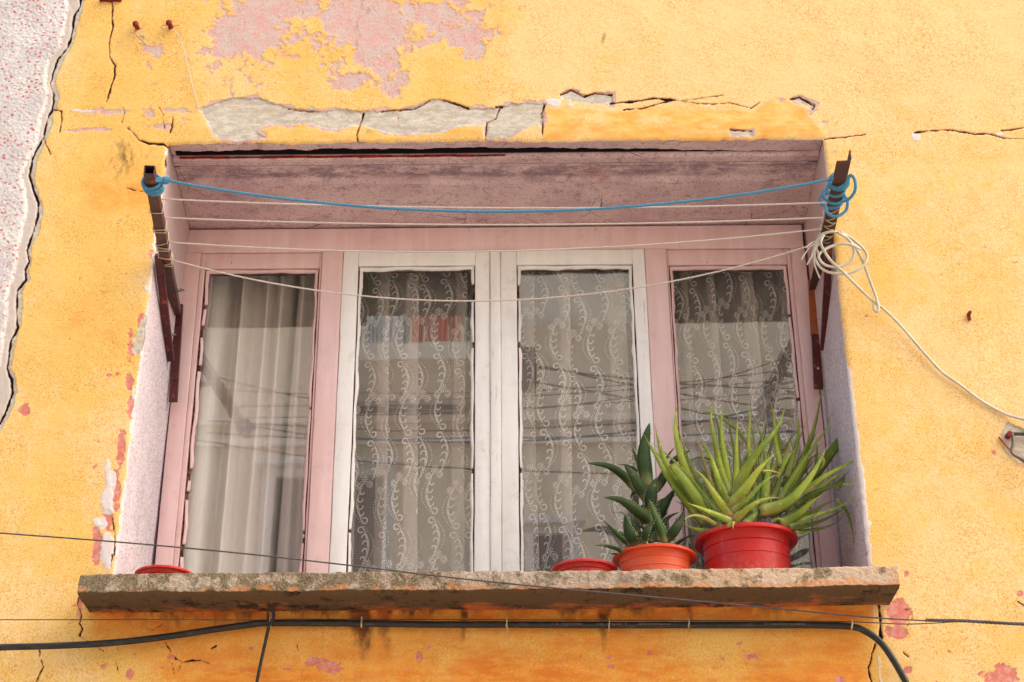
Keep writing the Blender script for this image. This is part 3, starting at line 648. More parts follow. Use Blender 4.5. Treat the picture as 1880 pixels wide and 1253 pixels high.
M_chip = NT('exposed_dark_wood', .9, .1)
M_chip.col(M_chip.mix(M_chip.step(M_chip.noise(55, 6, .7), .42, .6), (.035, .016, .012), (.22, .08, .045))); M_chip = M_chip.m
win = empty('casement_window', (-.047, WY0, ZS))
tag(win, 'four light wooden window with pink outer frame and two cream middle casements', 'window')
def wx(xt, xb):
    "mean world x from the px at the top (y 490) and bottom (y 1040) of a vertical member"
    return (at(xt, 490, .36)[0]+at(xb, 1040, .36)[0])/2
zz = lambda y: at(940, y, .36)[2]
g1 = (wx(387, 327), wx(583, 552)); g2 = (wx(668, 637), wx(875, 858)); g3 = (wx(957, 955), wx(1160, 1178)); g4 = (wx(1245, 1251), wx(1447, 1488))
mL = (wx(597, 557), wx(637, 597)); mR = (wx(1195, 1201), wx(1235, 1245)); mC = (wx(907, 893), wx(925, 915))
zh = zz(462); zg = zz(497); zgT = ZT-.005
xl, xr = XL0-.001, XR0+.001
def wob_box(mb, a, b, nz_=24, amp=.0006, axis=2, seed=0):
    "a wooden bar whose long arrises waver slightly"
    a = list(a); b = list(b)
    ts = np.linspace(a[axis], b[axis], nz_); o1, o2 = [k for k in range(3) if k != axis]
    v = []
    for i, t in enumerate(ts):
        for j, (s1, s2) in enumerate(((0, 0), (1, 0), (1, 1), (0, 1))):
            p = [0, 0, 0]; p[axis] = t
            w1 = amp*float(fbm(np.array([t*14.0]), np.array([seed*7.3+j]), seed, 3)[0])*1.5
            p[o1] = (b if s1 else a)[o1]+w1; p[o2] = (b if s2 else a)[o2]+w1*.5; v.append(p)
    f = []
    for i in range(nz_-1):
        for j in range(4):
            q = (i*4+j, i*4+(j+1) % 4, i*4+4+(j+1) % 4, i*4+4+j); f.append(q if axis == 1 else q)
    f += [(0, 1, 2, 3), tuple((nz_-1)*4+k for k in (3, 2, 1, 0))]
    mb.add(v, f)
def fixn(o):
    import bmesh
    bm = bmesh.new(); bm.from_mesh(o.data); bmesh.ops.recalc_face_normals(bm, faces=bm.faces); bm.to_mesh(o.data); bm.free(); return o
def bar(name, a, b, mat, parent, axis=2, seed=0, bev=.0025, amp=.0008):
    mb = MB(); wob_box(mb, a, b, 20, amp, axis, seed); return fixn(mb.build(name, mat, parent, True, bev))
FY = WY0
bar('frame_head', (xl+.008, FY, zh), (xr-.006, FY+.06, zz(425)+.01), M_pink, win, 0, 1)
bar('frame_post', (xl+.004, FY-.001, ZS-.01), (g1[0]-.022, FY+.06, zh-.001), M_pink, win, 2, 2)
bar('frame_post', (g4[1]+.020, FY-.001, ZS-.01), (xr-.004, FY+.06, zh-.001), M_pink, win, 2, 3)
bar('mullion', (mL[0], FY-.004, ZS-.01), (mL[1], FY+.06, zh-.001), M_pink, win, 2, 4)
bar('mullion', (mR[0], FY-.004, ZS-.01), (mR[1], FY+.06, zh-.001), M_pink, win, 2, 5)
bar('frame_bottom_rail', (xl+.006, FY+.004, ZS-.01), (xr-.006, FY+.058, ZS+.035), M_pink, win, 0, 6)
def glass_material():
    t = NT('window_glass'); t.n.remove(t.b)
    tr = t.new('ShaderNodeBsdfTransparent'); tr.inputs[0].default_value = (1, .99, .98, 1)
    gl = t.new('ShaderNodeBsdfGlossy'); gl.inputs['Roughness'].default_value = .012; gl.inputs[0].default_value = (1, 1, 1, 1)
    ge = t.new('ShaderNodeNewGeometry'); dp = t.new('ShaderNodeVectorMath', operation='DOT_PRODUCT'); t.put(dp.inputs[0], ge.outputs['Incoming']); t.put(dp.inputs[1], ge.outputs['Normal'])
    cosv = t.math('ABSOLUTE', dp.outputs['Value']); sch = t.math('POWER', t.math('SUBTRACT', 1.0, cosv), 5.0)
    fr = t.math('ADD', .20, t.math('MULTIPLY', sch, .87))      # both faces of an old pane reflect
    bp = t.new('ShaderNodeBump'); bp.inputs['Distance'].default_value = .004; bp.inputs['Strength'].default_value = .035
    t.put(bp.inputs['Height'], t.noise(5, 2, .4)); t.put(gl.inputs['Normal'], bp.outputs[0])
    mx = t.new('ShaderNodeMixShader'); t.put(mx.inputs[0], fr); t.put(mx.inputs[1], tr.outputs[0]); t.put(mx.inputs[2], gl.outputs[0])
    df = t.new('ShaderNodeBsdfDiffuse'); df.inputs[0].default_value = (.6, .57, .55, 1)      # a film of dust
    m2 = t.new('ShaderNodeMixShader'); t.put(m2.inputs[0], t.math('MULTIPLY', t.step(t.noise(14, 5, .7, (1, 1, .5)), .35, .8), .07)); t.put(m2.inputs[1], mx.outputs[0]); t.put(m2.inputs[2], df.outputs[0])
    t.put(t.out.inputs[0], m2.outputs[0]); return t.m
M_glass = glass_material()
def putty_strip(parent, p0, p1, inward, mat, seed, w=.009, gap=.0):
    lo_ = .0030 if seed == 510-10 else .0018
    "irregular bead of putty from p0 to p1 lying in the rebate; broken away here and there"
    rng = random.Random(seed); p0 = np.array(p0); p1 = np.array(p1); L = np.linalg.norm(p1-p0); n = int(L/.005)
    d = (p1-p0)/L; inw = np.array(inward, float); mb = MB(); run = []
    k = 0
    def flush(run):
        if len(run) < 2: return
        v = []; f = []
        for (s_, ww) in run:
            b = p0+d*s_+inw*(lo_ if seed != 510 else .0034)*(1+.5*math.sin(s_*37+seed)); v += [b+inw*0, b+np.array([0, -.006, 0]), b+inw*ww*.45+np.array([0, -.0055, 0]), b+inw*ww+np.array([0, -.0005, 0]), b+inw*ww+np.array([0, .002, 0])]
        for i in range(len(run)-1):
            for j in range(4): f.append((i*5+j, i*5+j+1, i*5+6+j, i*5+5+j))
        f += [(0, 4, 3, 2, 1), tuple(len(v)-5+j for j in (0, 1, 2, 3, 4))]
        mb.add(v, f)
    off = rng.random()*100
    for i in range(n+1):
        s_ = i*L/n
        nz_ = float(fbm(np.array([s_*28+off]), np.array([seed*1.7]), seed, 4)[0])
        ww = w*(.92+.40*nz_)
        if nz_ < gap: flush(run); run = []
        else: run.append((s_, ww))
    flush(run)
    if mb.v: fixn(mb.build('putty', mat, parent, True))
def light(name, X0, X1, G, ztop, mat, front, label=None, stile_front=0, sd_=0, white=False):
    "a sash: two stiles, top and bottom rail, glass, putty"
    s = empty(name, ((X0+X1)/2, front, ZS)); s.parent = win; s.matrix_parent_inverse = Matrix.Translation(-world_loc(win))
    if label: s['label'] = label
    d = .035; zb0 = ZS+.035; zb1 = ZS+.10; zt = zg+.004; rb = .0075     # rebate strip width
    for k, (a, b) in enumerate(((X0, G[0]-rb), (G[1]+rb, X1))):
        bar('stile', (a, front, zb0), (b, front+d, ztop), mat, s, 2, sd_+k)
    bar('rail', (G[0]-rb, front+.0006, zt+rb), (G[1]+rb, front+d, ztop), mat, s, 0, sd_+3)
    bar('rail', (G[0]-rb, front+.0006, zb0), (G[1]+rb, front+d, zb1), mat, s, 0, sd_+4)
    # rebate of bare dark wood round the glass
    rb_ = MB(); y0, y1 = front+.0085, front+.030
    rb_.box((G[0]-rb+.0002, y0, zb1), (G[0]-.0005, y1, zt+rb)); rb_.box((G[1]+.0005, y0, zb1), (G[1]+rb-.0002, y1, zt+rb)); rb_.box((G[0]-.0005, y0, zt-.001), (G[1]+.0005, y1, zt+rb-.0002))
    rb_.build('rebate', M_chip, s, False)
    gy = front+.013
    gm = MB(); gm.add([(G[0]-.004, gy, zb1-.004), (G[1]+.004, gy, zb1-.004), (G[1]+.004, gy, zt+.004), (G[0]-.004, gy, zt+.004)], [(0, 1, 2, 3)])
    o = gm.build('glass_pane', M_glass, s, False)
    putty_strip(s, (G[0]-rb+.002, front+.0085, zb1), (G[0]-rb+.002, front+.0085, zt+.003), (1, 0, 0), mat, 500+sd_, .0085, (-.28 if sd_ == 10 else -.6))
    putty_strip(s, (G[1]+rb-.002, front+.0085, zb1), (G[1]+rb-.002, front+.0085, zt+.003), (-1, 0, 0), mat, 510+sd_, .0085, -.55)
    putty_strip(s, (G[0]-rb+.003, front+.0085, zt+rb-.002), (G[1]+rb-.003, front+.0085, zt+rb-.002), (0, 0, -1), mat, 520+sd_, .0095, -.5)
    return s
light('sash', g1[0]-.0215, mL[0]-.0015, g1, zh-.002, M_pink, FY+.003, 'leftmost pink fixed light with badly flaking putty', sd_=10)
light('sash', mL[1]+.001, mC[0]-.0005, g2, zh-.003, M_white, FY-.006, 'cream casement left of the centre batten', sd_=20, white=True)
light('sash', mC[1]+.0005, mR[0]-.001, g3, zh-.003, M_white, FY-.006, 'cream casement right of the centre batten', sd_=30, white=True)
light('sash', mR[1]+.0015, g4[1]+.0195, g4, zh-.002, M_pink, FY+.003, 'rightmost pink fixed light behind the aloe', sd_=40)
bar('centre_batten', (mC[0], FY-.012, ZS+.03), (mC[1], FY+.03, zh-.004), M_white, win, 2, 50, .004)

# ================================================================ ROOM AND CURTAINS
room = MB()
rx0, rx1, ry0, ry1, rz0, rz1 = -1.6, 1.5, .60, 3.6, 1.9, 4.5
room.add([(x, y, z) for x in (rx0, rx1) for y in (ry0, ry1) for z in (rz0, rz1)], [(0, 1, 3, 2), (4, 6, 7, 5), (2, 3, 7, 6), (0, 2, 6, 4), (1, 5, 7, 3)])
room = room.build('room_interior', simple('dim_room_walls', (.11, .085, .08), .9, .1, 0, .2, 2), None, False)
tag(room, kind='structure'); fixn(room)

def cloth_material(name, colr, transp, rough=.9, weave=True, sheen=False):
    t = NT(name); t.n.remove(t.b)
    df = t.new('ShaderNodeBsdfDiffuse'); tl = t.new('ShaderNodeBsdfTranslucent')
    c = t.mix(t.step(t.noise(300, 2, .5, (1, 1, .05)), .3, .7), tuple(x*.9 for x in colr), colr)
    t.put(df.inputs[0], c); t.put(tl.inputs[0], c)
    m1 = t.new('ShaderNodeMixShader'); m1.inputs[0].default_value = .14; t.put(m1.inputs[1], df.outputs[0]); t.put(m1.inputs[2], tl.outputs[0])
    last = m1.outputs[0]
    if sheen:
        gl = t.new('ShaderNodeBsdfGlossy'); gl.inputs['Roughness'].default_value = .45; gl.inputs[0].default_value = (.9, .87, .85, 1)
        m3 = t.new('ShaderNodeMixShader'); m3.inputs[0].default_value = .10; t.put(m3.inputs[1], last); t.put(m3.inputs[2], gl.outputs[0]); last = m3.outputs[0]
    if transp:
        tr = t.new('ShaderNodeBsdfTransparent'); m2 = t.new('ShaderNodeMixShader')
        t.put(m2.inputs[0], t.math('ADD', transp, t.math('MULTIPLY', t.math('SUBTRACT', t.noise(500, 1), .5), .12)))
        t.put(m2.inputs[1], tr.outputs[0]); t.put(m2.inputs[2], last); last = m2.outputs[0]
    t.put(t.out.inputs[0], last); return t.m
M_sheer = cloth_material('sheer_voile', (.94, .82, .76), .32)
M_emb = cloth_material('embroidery_thread', (.96, .92, .90), 0)
M_drape = cloth_material('satin_drape', (.96, .88, .83), 0, sheen=True)

# plain satin drape in the leftmost light
def drape():
    x0, x1 = -.93, mL[1]-.01; nu, nv = 300, 60
    u = np.linspace(0, 1, nu); z = np.linspace(ZS+.05, 3.99, nv); U, Z = np.meshgrid(u, z, indexing='ij')
    h = (Z-ZS)/1.15
    s_ = U+.05*(1-h)*np.sin(U*7)*0-.03*(h-.5)
    fold = np.zeros(U.shape)
    for c, w, a in [(.14, .12, .030), (.345, .040, .030), (.49, .055, .034), (.60, .03, .03), (.745, .07, .034), (.90, .06, .03)]:
        cc = c+.055*(h-.6)*(1-.6*c)
        fold += 1.7*a*(1.0+.25*h)*np.exp(-((U-cc)/(w*(1.25-.35*h)))**2)
    fold -= .05*np.exp(-((U-(.655+.03*(h-.6)))/.012)**2)+.03*np.exp(-((U-(.25+.03*(h-.6)))/.03)**2)
    Y = .50-fold+.004*fbm(U*5, Z*2, 601, 3)
    X = x0+(x1-x0)*U+.008*np.sin(U*30)*h
    me = np_mesh('satin_curtain', np.stack([X, Y, Z], -1).reshape(-1, 3), grid_quads(nu, nv))
    o = link('satin_curtain', me, M_drape)
    tag(o, 'plain beige satin curtain hanging in soft folds behind the leftmost pane', 'curtain', 'curtains behind the window panes')
drape()

CELLW, CELLH = .057, .245
def motif():
    "strokes of one lace cell in cloth coordinates: list of (points, widths), and dots (centre, radius)"
    st = []; dots = []
    def half(rot):
        out = []
        t = np.linspace(0, 1, 16)
        sp = np.stack([-.026*np.sin(math.pi*t*.93)+.004*t, -.112*t], 1)
        e = sp[-1]; hk = [(e[0]+.009+.009*math.cos(a), e[1]+.002+.009*math.sin(a)*.9) for a in np.linspace(math.pi, math.pi*2.75, 10)]
        out.append((np.vstack([sp, np.array(hk)]), np.r_[np.full(16, .0022), np.linspace(.003, .0042, 10)]))
        sp2 = sp+np.array([.0045, 0]); out.append((sp2[2:-1], np.full(13, .0012)))
        for tt, r in ((.22, .0065), (.40, .0085), (.58, .0095), (.75, .0085)):
            b = np.array([-.026*math.sin(math.pi*tt*.93)+.004*tt+.003, -.112*tt])
            arc = [(b[0]+r+r*math.cos(a), b[1]-.004+r*.95*math.sin(a)) for a in np.linspace(math.pi*.75, math.pi*2.05, 9)]
            out.append((np.array(arc), .0012+.0026*np.sin(np.linspace(.4, 2.6, 9))))
        return out
    for pts, w in half(0):
        st.append((pts, w)); st.append((np.array([.004, -CELLH])-pts, w))
    dl = []
    for t in np.linspace(.03, .97, 34):
        x = (-.031*math.sin(math.pi*min(1, t/.5)) if t < .5 else .031*math.sin(math.pi*(t-.5)/.5))+.004*t
        dl.append((x, -CELLH*t))
    for k, p in enumerate(dl): dots.append((np.array(p), .0019 if k % 2 else .0015))
    for cx_, cy_, r in ((0.003, .009, .0140), (-.017, -.008, .0120), (.021, -.006, .0125)):
        for k in range(9):
            a = 2*math.pi*k/9+.3*cx_*50; c_, s_ = math.cos(a), math.sin(a)
            st.append((np.array([(cx_+c_*r*q, cy_+s_*r*q) for q in (.22, .5, .8, 1.0)]), np.array([.0009, .0020, .0027, .0012])))
        dots.append((np.array([cx_, cy_]), .0022))
    return st, dots
MST, MDT = motif()
def sheer(x0, x1, n, ph, seed, label, ybase=.446, full=1.65, zoff=0.0):
    W = x1-x0; L = W*full; zt, zb = 4.00, ZS+.04
    rng = np.random.RandomState(seed); fph = rng.rand(8)*6
    # pleats: cloth runs forward, doubles back, runs forward again (three layers where it overlaps)
    al_ = (1+1/full)/2; per = L/n*(1+rng.uniform(-.25, .25, n+2)); per *= L/per[1:-1].sum()
    us, xs_, ys_ = [], [], []; u0 = -per[0]; x_ = -per[0]*(2*al_-1)
    for q in per:
        a_q = np.clip(al_+rng.uniform(-.07, .07), .6, .93)
        us += [u0, u0+q*a_q]; xs_ += [x_, x_+q*a_q]; ys_ += [1.0, 0.0]
        u0 += q; x_ += q*(2*a_q-1)
    us.append(u0); xs_.append(x_); ys_.append(1.0)
    ut = np.linspace(us[0], us[-1], 4000); k_ = np.hanning(int(.011/(ut[1]-ut[0]))*2+1); k_ /= k_.sum(); pad = len(k_)//2
    xt = np.convolve(np.pad(np.interp(ut, us, xs_), pad, 'edge'), k_, 'valid'); yt = np.convolve(np.pad(np.interp(ut, us, ys_), pad, 'edge'), k_, 'valid')
    xa_, xb_ = np.interp([0, L], ut, xt); xt = (xt-xa_)*W/(xb_-xa_)
    def S(U, Zc, lift=0.0):
        h = (Zc-zb)/(zt-zb)
        uu = U+.010*np.sin(Zc*2.1+U*5+fph[0])*(U > .01)*(U < L-.01)
        X = x0+np.interp(uu, ut, xt)+.006*np.sin(Zc*3.1+U*7+fph[3])
        Y = ybase-.012+.026*np.interp(uu, ut, yt)*(1.1-.3*h)+.004*np.sin(U*26+fph[4])+.003*np.sin(Zc*6+U*12)-lift
        return X, Y, Zc
    nu, nv = 130*n, 50
    U, Z = np.meshgrid(np.linspace(0, L, nu), np.linspace(zb, zt, nv), indexing='ij')
    X, Y, Zq = S(U, Z)
    root = link('lace_curtain', np_mesh('lace_curtain', np.stack([X, Y, Zq], -1).reshape(-1, 3), grid_quads(nu, nv)), M_sheer)
    tag(root, label, 'curtain', 'curtains behind the window panes')
    # embroidery: ribbons laid on the folded cloth
    vv = []; ff = []
    def ribbon(P, w):
        d = np.gradient(P, axis=0); d /= (np.linalg.norm(d, axis=1)[:, None]+1e-9); nrm = np.stack([-d[:, 1], d[:, 0]], 1)
        a = P+nrm*w[:, None]/2; b = P-nrm*w[:, None]/2; k = len(vv); Q2 = np.empty((2*len(P), 2)); Q2[0::2] = a; Q2[1::2] = b
        vv.extend(Q2.tolist())
        for i in range(len(P)-1): ff.append((k+2*i, k+2*i+1, k+2*i+3, k+2*i+2))
    zrow0 = 3.775+zoff
    for r in range(-1, 5):
        for c in range(-1, int(L/CELLW)+2):
            ox = c*CELLW+(.3*CELLW if r % 2 else 0)+rng.uniform(-.002, .002); oz = zrow0-r*CELLH+(-.030 if c % 2 else 0)+.022*math.sin(c*.8+seed)+rng.uniform(-.004, .004)
            sx_ = 1.0
            for P, w in MST: ribbon(P*np.array([.78, 1])+np.array([ox, oz]), w*1.0)
            for p, rr in MDT:
                k = len(vv)
                for a in range(6): vv.append((p[0]+ox+rr*math.cos(a*math.pi/3), p[1]+oz+rr*math.sin(a*math.pi/3)))
                ff.append((k, k+1, k+2, k+3)); ff.append((k, k+3, k+4, k+5))
    vv = np.array(vv); F_ = np.array(ff)
    ok = (vv[:, 0] > .002) & (vv[:, 0] < L-.002) & (vv[:, 1] > zb+.01) & (vv[:, 1] < zt-.01)
    F_ = F_[ok[F_].all(1)]
    wu = .006*fbm(vv[:, 0]*9, vv[:, 1]*5, seed+700, 3); wv = .008*fbm(vv[:, 0]*7, vv[:, 1]*5, seed+720, 3)
    X, Y, Zq = S(vv[:, 0]+wu, vv[:, 1]+wv, .0016)
    o = link('embroidery', np_mesh('embroidery', np.stack([X, Y, Zq], -1), F_), M_emb, root, False)
    o['kind'] = 'stuff'
CG = 'curtains behind the window panes'
sheer(mL[0]+.02, mC[0]+.03, 4, .6, 3, 'embroidered lace curtain in the cream casement left of the centre batten', zoff=0)
sheer(mC[0]-.01, mR[0]+.03, 4, 2.2, 5, 'embroidered lace curtain in the cream casement behind the dark aloe', zoff=-.01)
sheer(mR[0]+.01, XR0+.0, 5, 4.0, 9, 'embroidered lace curtain with narrow pleats behind the rightmost pane', zoff=.01, full=1.8)

# ================================================================ CLOTHES LINE BRACKETS
def steel(name, base, rust=.3):
    t = NT(name, .55, .4)
    n = t.noise(45, 6, .75); r = t.step(n, .62-.3*rust, .70-.3*rust)
    c = t.mix(t.step(t.noise(10, 4), .3, .7), tuple(x*.7 for x in base), base)
    rc_ = t.mix(t.noise(160, 5, .7), (.12, .03, .015), (.50, .13, .03))
    t.col(t.mix(r, c, rc_)); t.put(t.b.inputs['Roughness'], t.math('ADD', .45, t.math('MULTIPLY', r, .45)))
    t.bump(t.noise(200, 4), .0012, .7); return t.m
M_brown = steel('dark_brown_painted_steel', (.085, .035, .032), .18)
M_red = steel('oxide_red_painted_steel', (.085, .012, .016), .2)
M_rust = steel('heavily_rusted_steel', (.20, .03, .02), .95)
M_zinc = simple('zinc_bolt', (.30, .26, .23), .45, .5, .7)
# left bracket
b1 = empty('clothesline_bracket', at(315, 640, .31)); tag(b1, 'brown steel clothesline arm with hollow square end left of the window', 'bracket', 'clothesline brackets')
armA0, armA1 = at(323, 572, .30), at(274, 312, -.42)
m = MB(); m.beam(armA0, armA1, .026, .026, (1, 0, 0), .0025); m.build('arm', M_brown, b1, False, .0012)
plateA0, plateA1 = at(318, 738, .315), at(329, 560, .315)
m = MB(); m.beam(plateA0, plateA1, .023, .010, (1, 0, 0)); m.build('mounting_strip', M_red, b1, False, .001)
m = MB(); m.beam(at(313, 662, .275), at(291, 468, -.02), .020, .014, (1, 0, 0)); m.build('brace', M_red, b1, False, .001)
for (p, q) in (((327, 533, .20), (337, 533, .23)), ((309, 614, .29), (323, 615, .30))):
    m = MB(); a, b = at(*p), at(*q); m.tube([a, b], .0032, 10); m.tube([a-(b-a)*.15, a+(b-a)*.3], .006, 6); m.build('bolt', M_zinc, b1)
for p in ((327, 596), (320, 699)):
    m = MB(); a = at(p[0], p[1], .3095); m.tube([a, a+np.array([0, -.001, 0])], .0028, 10); m.build('screw_hole', simple('black_hole', (.01, .008, .008), .9), b1)
for p in ((285, 360), (279, 368)):
    m = MB(); a = at(*p, -.27); m.tube([a+np.array([0, .0, -.012]), a+np.array([0, -.002, -.0155])], .0028, 8); m.build('rivet', M_zinc, b1)
# right bracket
b2 = empty('clothesline_bracket', at(1508, 620, .31)); tag(b2, 'rusty angle iron clothesline arm bound with blue rope right of the window', 'bracket', 'clothesline brackets')
armB0, armB1 = at(1496, 532, .30), at(1549, 296, -.40)
m = MB(); dB = (armB1-armB0)/np.linalg.norm(armB1-armB0)
sideB = np.array([1.0, 0, 0]); sideB -= dB*(sideB@dB); sideB /= np.linalg.norm(sideB); upB = np.cross(sideB, dB); upB = upB if upB[2] > 0 else -upB
m.beam(armB0, armB1, .034, .004, sideB); m.build('arm', M_brown, b2, False, .0008)
m = MB(); o_ = sideB*.0165+upB*.0142; m.beam(armB0+o_, armB1+o_+dB*.008, .003, .024, sideB); m.build('arm_flange', M_brown, b2, False, .0006)
m = MB(); m.beam(at(1503, 714, .315), at(1498, 615, .315), .025, .012, (1, 0, 0)); m.build('mounting_strip', M_red, b2, False, .001)
m = MB(); m.beam(at(1498, 616, .315), at(1493, 515, .315), .028, .013, (1, 0, 0)); m.build('mounting_strip', M_rust, b2, False, .001).__setitem__('label', 'rusty upper length of the mounting strip')
m = MB(); m.beam(at(1512, 642, .27), at(1522, 450, -.02), .018, .013, (1, 0, 0)); m.build('brace', M_red, b2, False, .001)
a, b = at(1503, 586, .29), at(1515, 587, .28); m = MB(); m.tube([a, b], .0034, 10); m.build('bolt', M_zinc, b2)
a = at(1502, 677, .3085); m = MB(); m.tube([a, a+np.array([0, -.0015, 0])], .0032, 10); m.build('rivet', simple('bare_zinc', (.6, .55, .5), .5), b2)

# ================================================================ LINES AND ROPES
def cord_mat(name, c, c2, sc_=900):
    t = NT(name, .85, .15); t.col(t.mix(t.step(t.noise(sc_, 3, .6), .35, .65), c2, c)); t.bump(t.noise(1400, 2), .0004, .7); return t.m
M_blue = cord_mat('blue_polypropylene', (.13, .36, .52), (.045, .18, .34))
M_cord = cord_mat('offwhite_cotton_cord', (.70, .60, .56), (.50, .41, .36))
M_cordd = cord_mat('weathered_string', (.56, .46, .33), (.36, .28, .18))
def on_arm(f, which):
    return (armA0+(armA1-armA0)*f) if which == 'L' else (armB0+(armB1-armB0)*f)
def arm_frac(px_y, which):
    best = min(np.linspace(0, 1, 400), key=lambda f: abs(topx(*on_arm(f, which))[1]-px_y)); return best
def sag(pa, pb, mid_px, n=26):
    "catenary-like line from pa to pb passing the photographed lowest point"
    f = .5; m_ = (pa+pb)/2
    X = np.linspace(0, 1, n)
    t_mid = np.array([mid_px[0], mid_px[1]])
    # find the drop so that the line passes through mid_px
    lo, hi = -.05, .6
    for _ in range(40):
        s_ = (lo+hi)/2; k = None
        P = pa[None]*(1-X)[:, None]+pb[None]*X[:, None]; P[:, 2] -= 4*s_*X*(1-X)
        px, py = topx(P[:, 0], P[:, 1], P[:, 2]); y = np.interp(mid_px[0], px, py)
        if y < mid_px[1]: lo = s_
        else: hi = s_
    return P
wL = np.array([.016, 0, 0])
lines = [  # (left px y on arm, right px y on arm, photographed point, label)
 (366, 372, (900, 382), 'topmost off-white washing line, just below the blue rope at its ends'),
 (400, 400, (900, 413), 'second off-white washing line from the top, crossing the shaded soffit'),
 (445, 421, (880, 462), 'third off-white washing line, crossing the pink head of the frame'),
 (478, 446, (860, 553), 'lowest and slackest off-white washing line, sagging across the panes')]
for k, (yl, yr, mp, lab) in enumerate(lines):
    fa, fb = arm_frac(yl, 'L'), arm_frac(yr, 'R')
    pa, pb = on_arm(fa, 'L')+wL, on_arm(fb, 'R')-wL*1.1
    P = sag(pa, pb, mp)
    m = MB(); twist(m, P, .00125, .00135, .011, 2, 5, .0022)
    o = m.build('washing_line', M_cord); tag(o, lab, 'washing line', 'washing lines strung between the brackets')
    dA = (armA1-armA0)/np.linalg.norm(armA1-armA0)
    def wrapL(f, tilt, r=.0016):
        c = on_arm(f, 'L'); a = np.array([1., 0, 0])-dA*dA[0]; a /= np.linalg.norm(a); b = np.cross(dA, a)
        pts = [c+(a*sx_*.0152+b*sy_*.0152)+dA*tilt*sx_ for sx_, sy_ in ((-1, -1), (0, -1.04), (1, -1), (1.04, 0), (1, 1), (0, 1.04), (-1, 1), (-1.04, 0))]
        mm = MB(); mm.tube(pts, r, 6, closed=True); return mm
    spots = {0: [(.74, .0)], 1: [(.625, .001), (.613, -.001)], 2: [(.475, .008), (.465, -.004), (.452, .0)], 3: [(.42, -.004), (.40, .007), (.388, -.002)]}[k]
    for off, tl in spots:
        yv = {0: (389,), 1: (413, 418), 2: (441, 449, 453), 3: (472, 480, 479)}[k]
    for i, (off, tl) in enumerate(spots):
        yv = {0: (382,), 1: (413, 418), 2: (440, 447, 452), 3: (466, 477, 480)}[k][i]
        wrapL(arm_frac(yv, 'L'), tl).build('cord_wrap', M_cordd, o)
# wraps of string on the right arm
sw = empty('string_binding', on_arm(.6, 'R')); tag(sw, 'pale string wound criss cross round the rusty right arm below the blue rope', 'string')
def wrapR(f, tilt, r, mat, parent, wx_=.019, wy=.020, cx_=0.0, name='turn'):
    c = on_arm(f, 'R')+upB*.012+sideB*cx_; pts = []
    for k in range(14):
        a = 2*math.pi*k/14; pts.append(c+sideB*wx_*math.cos(a)+upB*wy*math.sin(a)*1.0+dB*tilt*math.cos(a))
    mm = MB()
    return mm, pts
for y_, tl in ((386, .010), (393, -.014), (399, .016), (405, -.012), (411, .010), (417, -.014), (424, .006), (430, -.010), (436, .012), (442, -.006), (449, .004)):
    mm, pts = wrapR(arm_frac(y_, 'R'), tl, .0015, None, None); mm.tube(pts, .0015, 6, closed=True); mm.build('turn', M_cordd, sw)
# frayed tails
for pts in ([(1505, 448, -.05), (1490, 452, -.06), (1478, 466, -.07), (1471, 478, -.075)], [(1506, 448, -.05), (1494, 458, -.07), (1490, 472, -.08), (1482, 486, -.085)], [(1500, 450, -.06), (1492, 462, -.065), (1496, 488, -.07), (1505, 511, -.075)], [(1508, 446, -.06), (1496, 444, -.07), (1485, 450, -.08), (1480, 456, -.08)]):
    mm = MB(); P = crom([at(*p) for p in pts], 6); mm.tube(P, [.0014+.0010*(i/len(P)) for i in range(len(P))], 6); mm.build('loose_tail', M_cord, sw)
# blue rope
br = empty('blue_rope', on_arm(.9, 'L')); tag(br, 'blue twisted plastic rope knotted to both bracket arms', 'rope')
pa = on_arm(arm_frac(338, 'L'), 'L')+np.array([.035, -.01, .004]); pb = on_arm(arm_frac(330, 'R'), 'R')-np.array([.022, 0, 0])
P = sag(pa, pb, (900, 389), 40)
m = MB(); twist(m, P, .0021, .0017, .020, 3, 6, .003); m.build('rope_span', M_blue, br)
def rope_loop(c, a, b, ra, rb, R=.0024, r=.0020, drift=None, turns=1, ph=0, name='rope_turn'):
    pts = []
    N = int(26*turns)
    for k in range(N+1):
        w = ph+2*math.pi*k/26; p = c+a*ra*math.cos(w)+b*rb*math.sin(w)
        if drift is not None: p = p+drift*(k/N)
        pts.append(p)
    m = MB(); twist(m, pts, R, r, .018, 3, 6, .0025); return m.build(name, M_blue, br)
a_ = np.array([1., 0, 0])-dA*dA[0]; a_ /= np.linalg.norm(a_); b_ = np.cross(dA, a_)
for k, y_ in enumerate((334, 338, 341, 345)):
    c = on_arm(arm_frac(y_, 'L'), 'L'); rope_loop(c+a_*.001*k, a_+dA*(.12*(-1)**k), b_, .0215+.001*(k % 2), .021, ph=k)
# neck and knot towards the span
kc = on_arm(arm_frac(336, 'L'), 'L')
for dz in (-.003, .003):
    m = MB(); twist(m, crom([kc+np.array([.012, -.018, dz-.004]), kc+np.array([.022, -.012, dz]), pa+np.array([-.002, -.003, dz*.5])], 8), .002, .0024, .016, 3, 6, .0025); m.build('rope_neck', M_blue, br)
for dx_, rr in ((-.006, .0065), (.0, .0075), (.005, .006)):
    rope_loop(pa+np.array([dx_, 0, 0]), np.array([.25, .2, .95]), np.array([0, 1., -.2]), rr, rr, .0018, .0022)
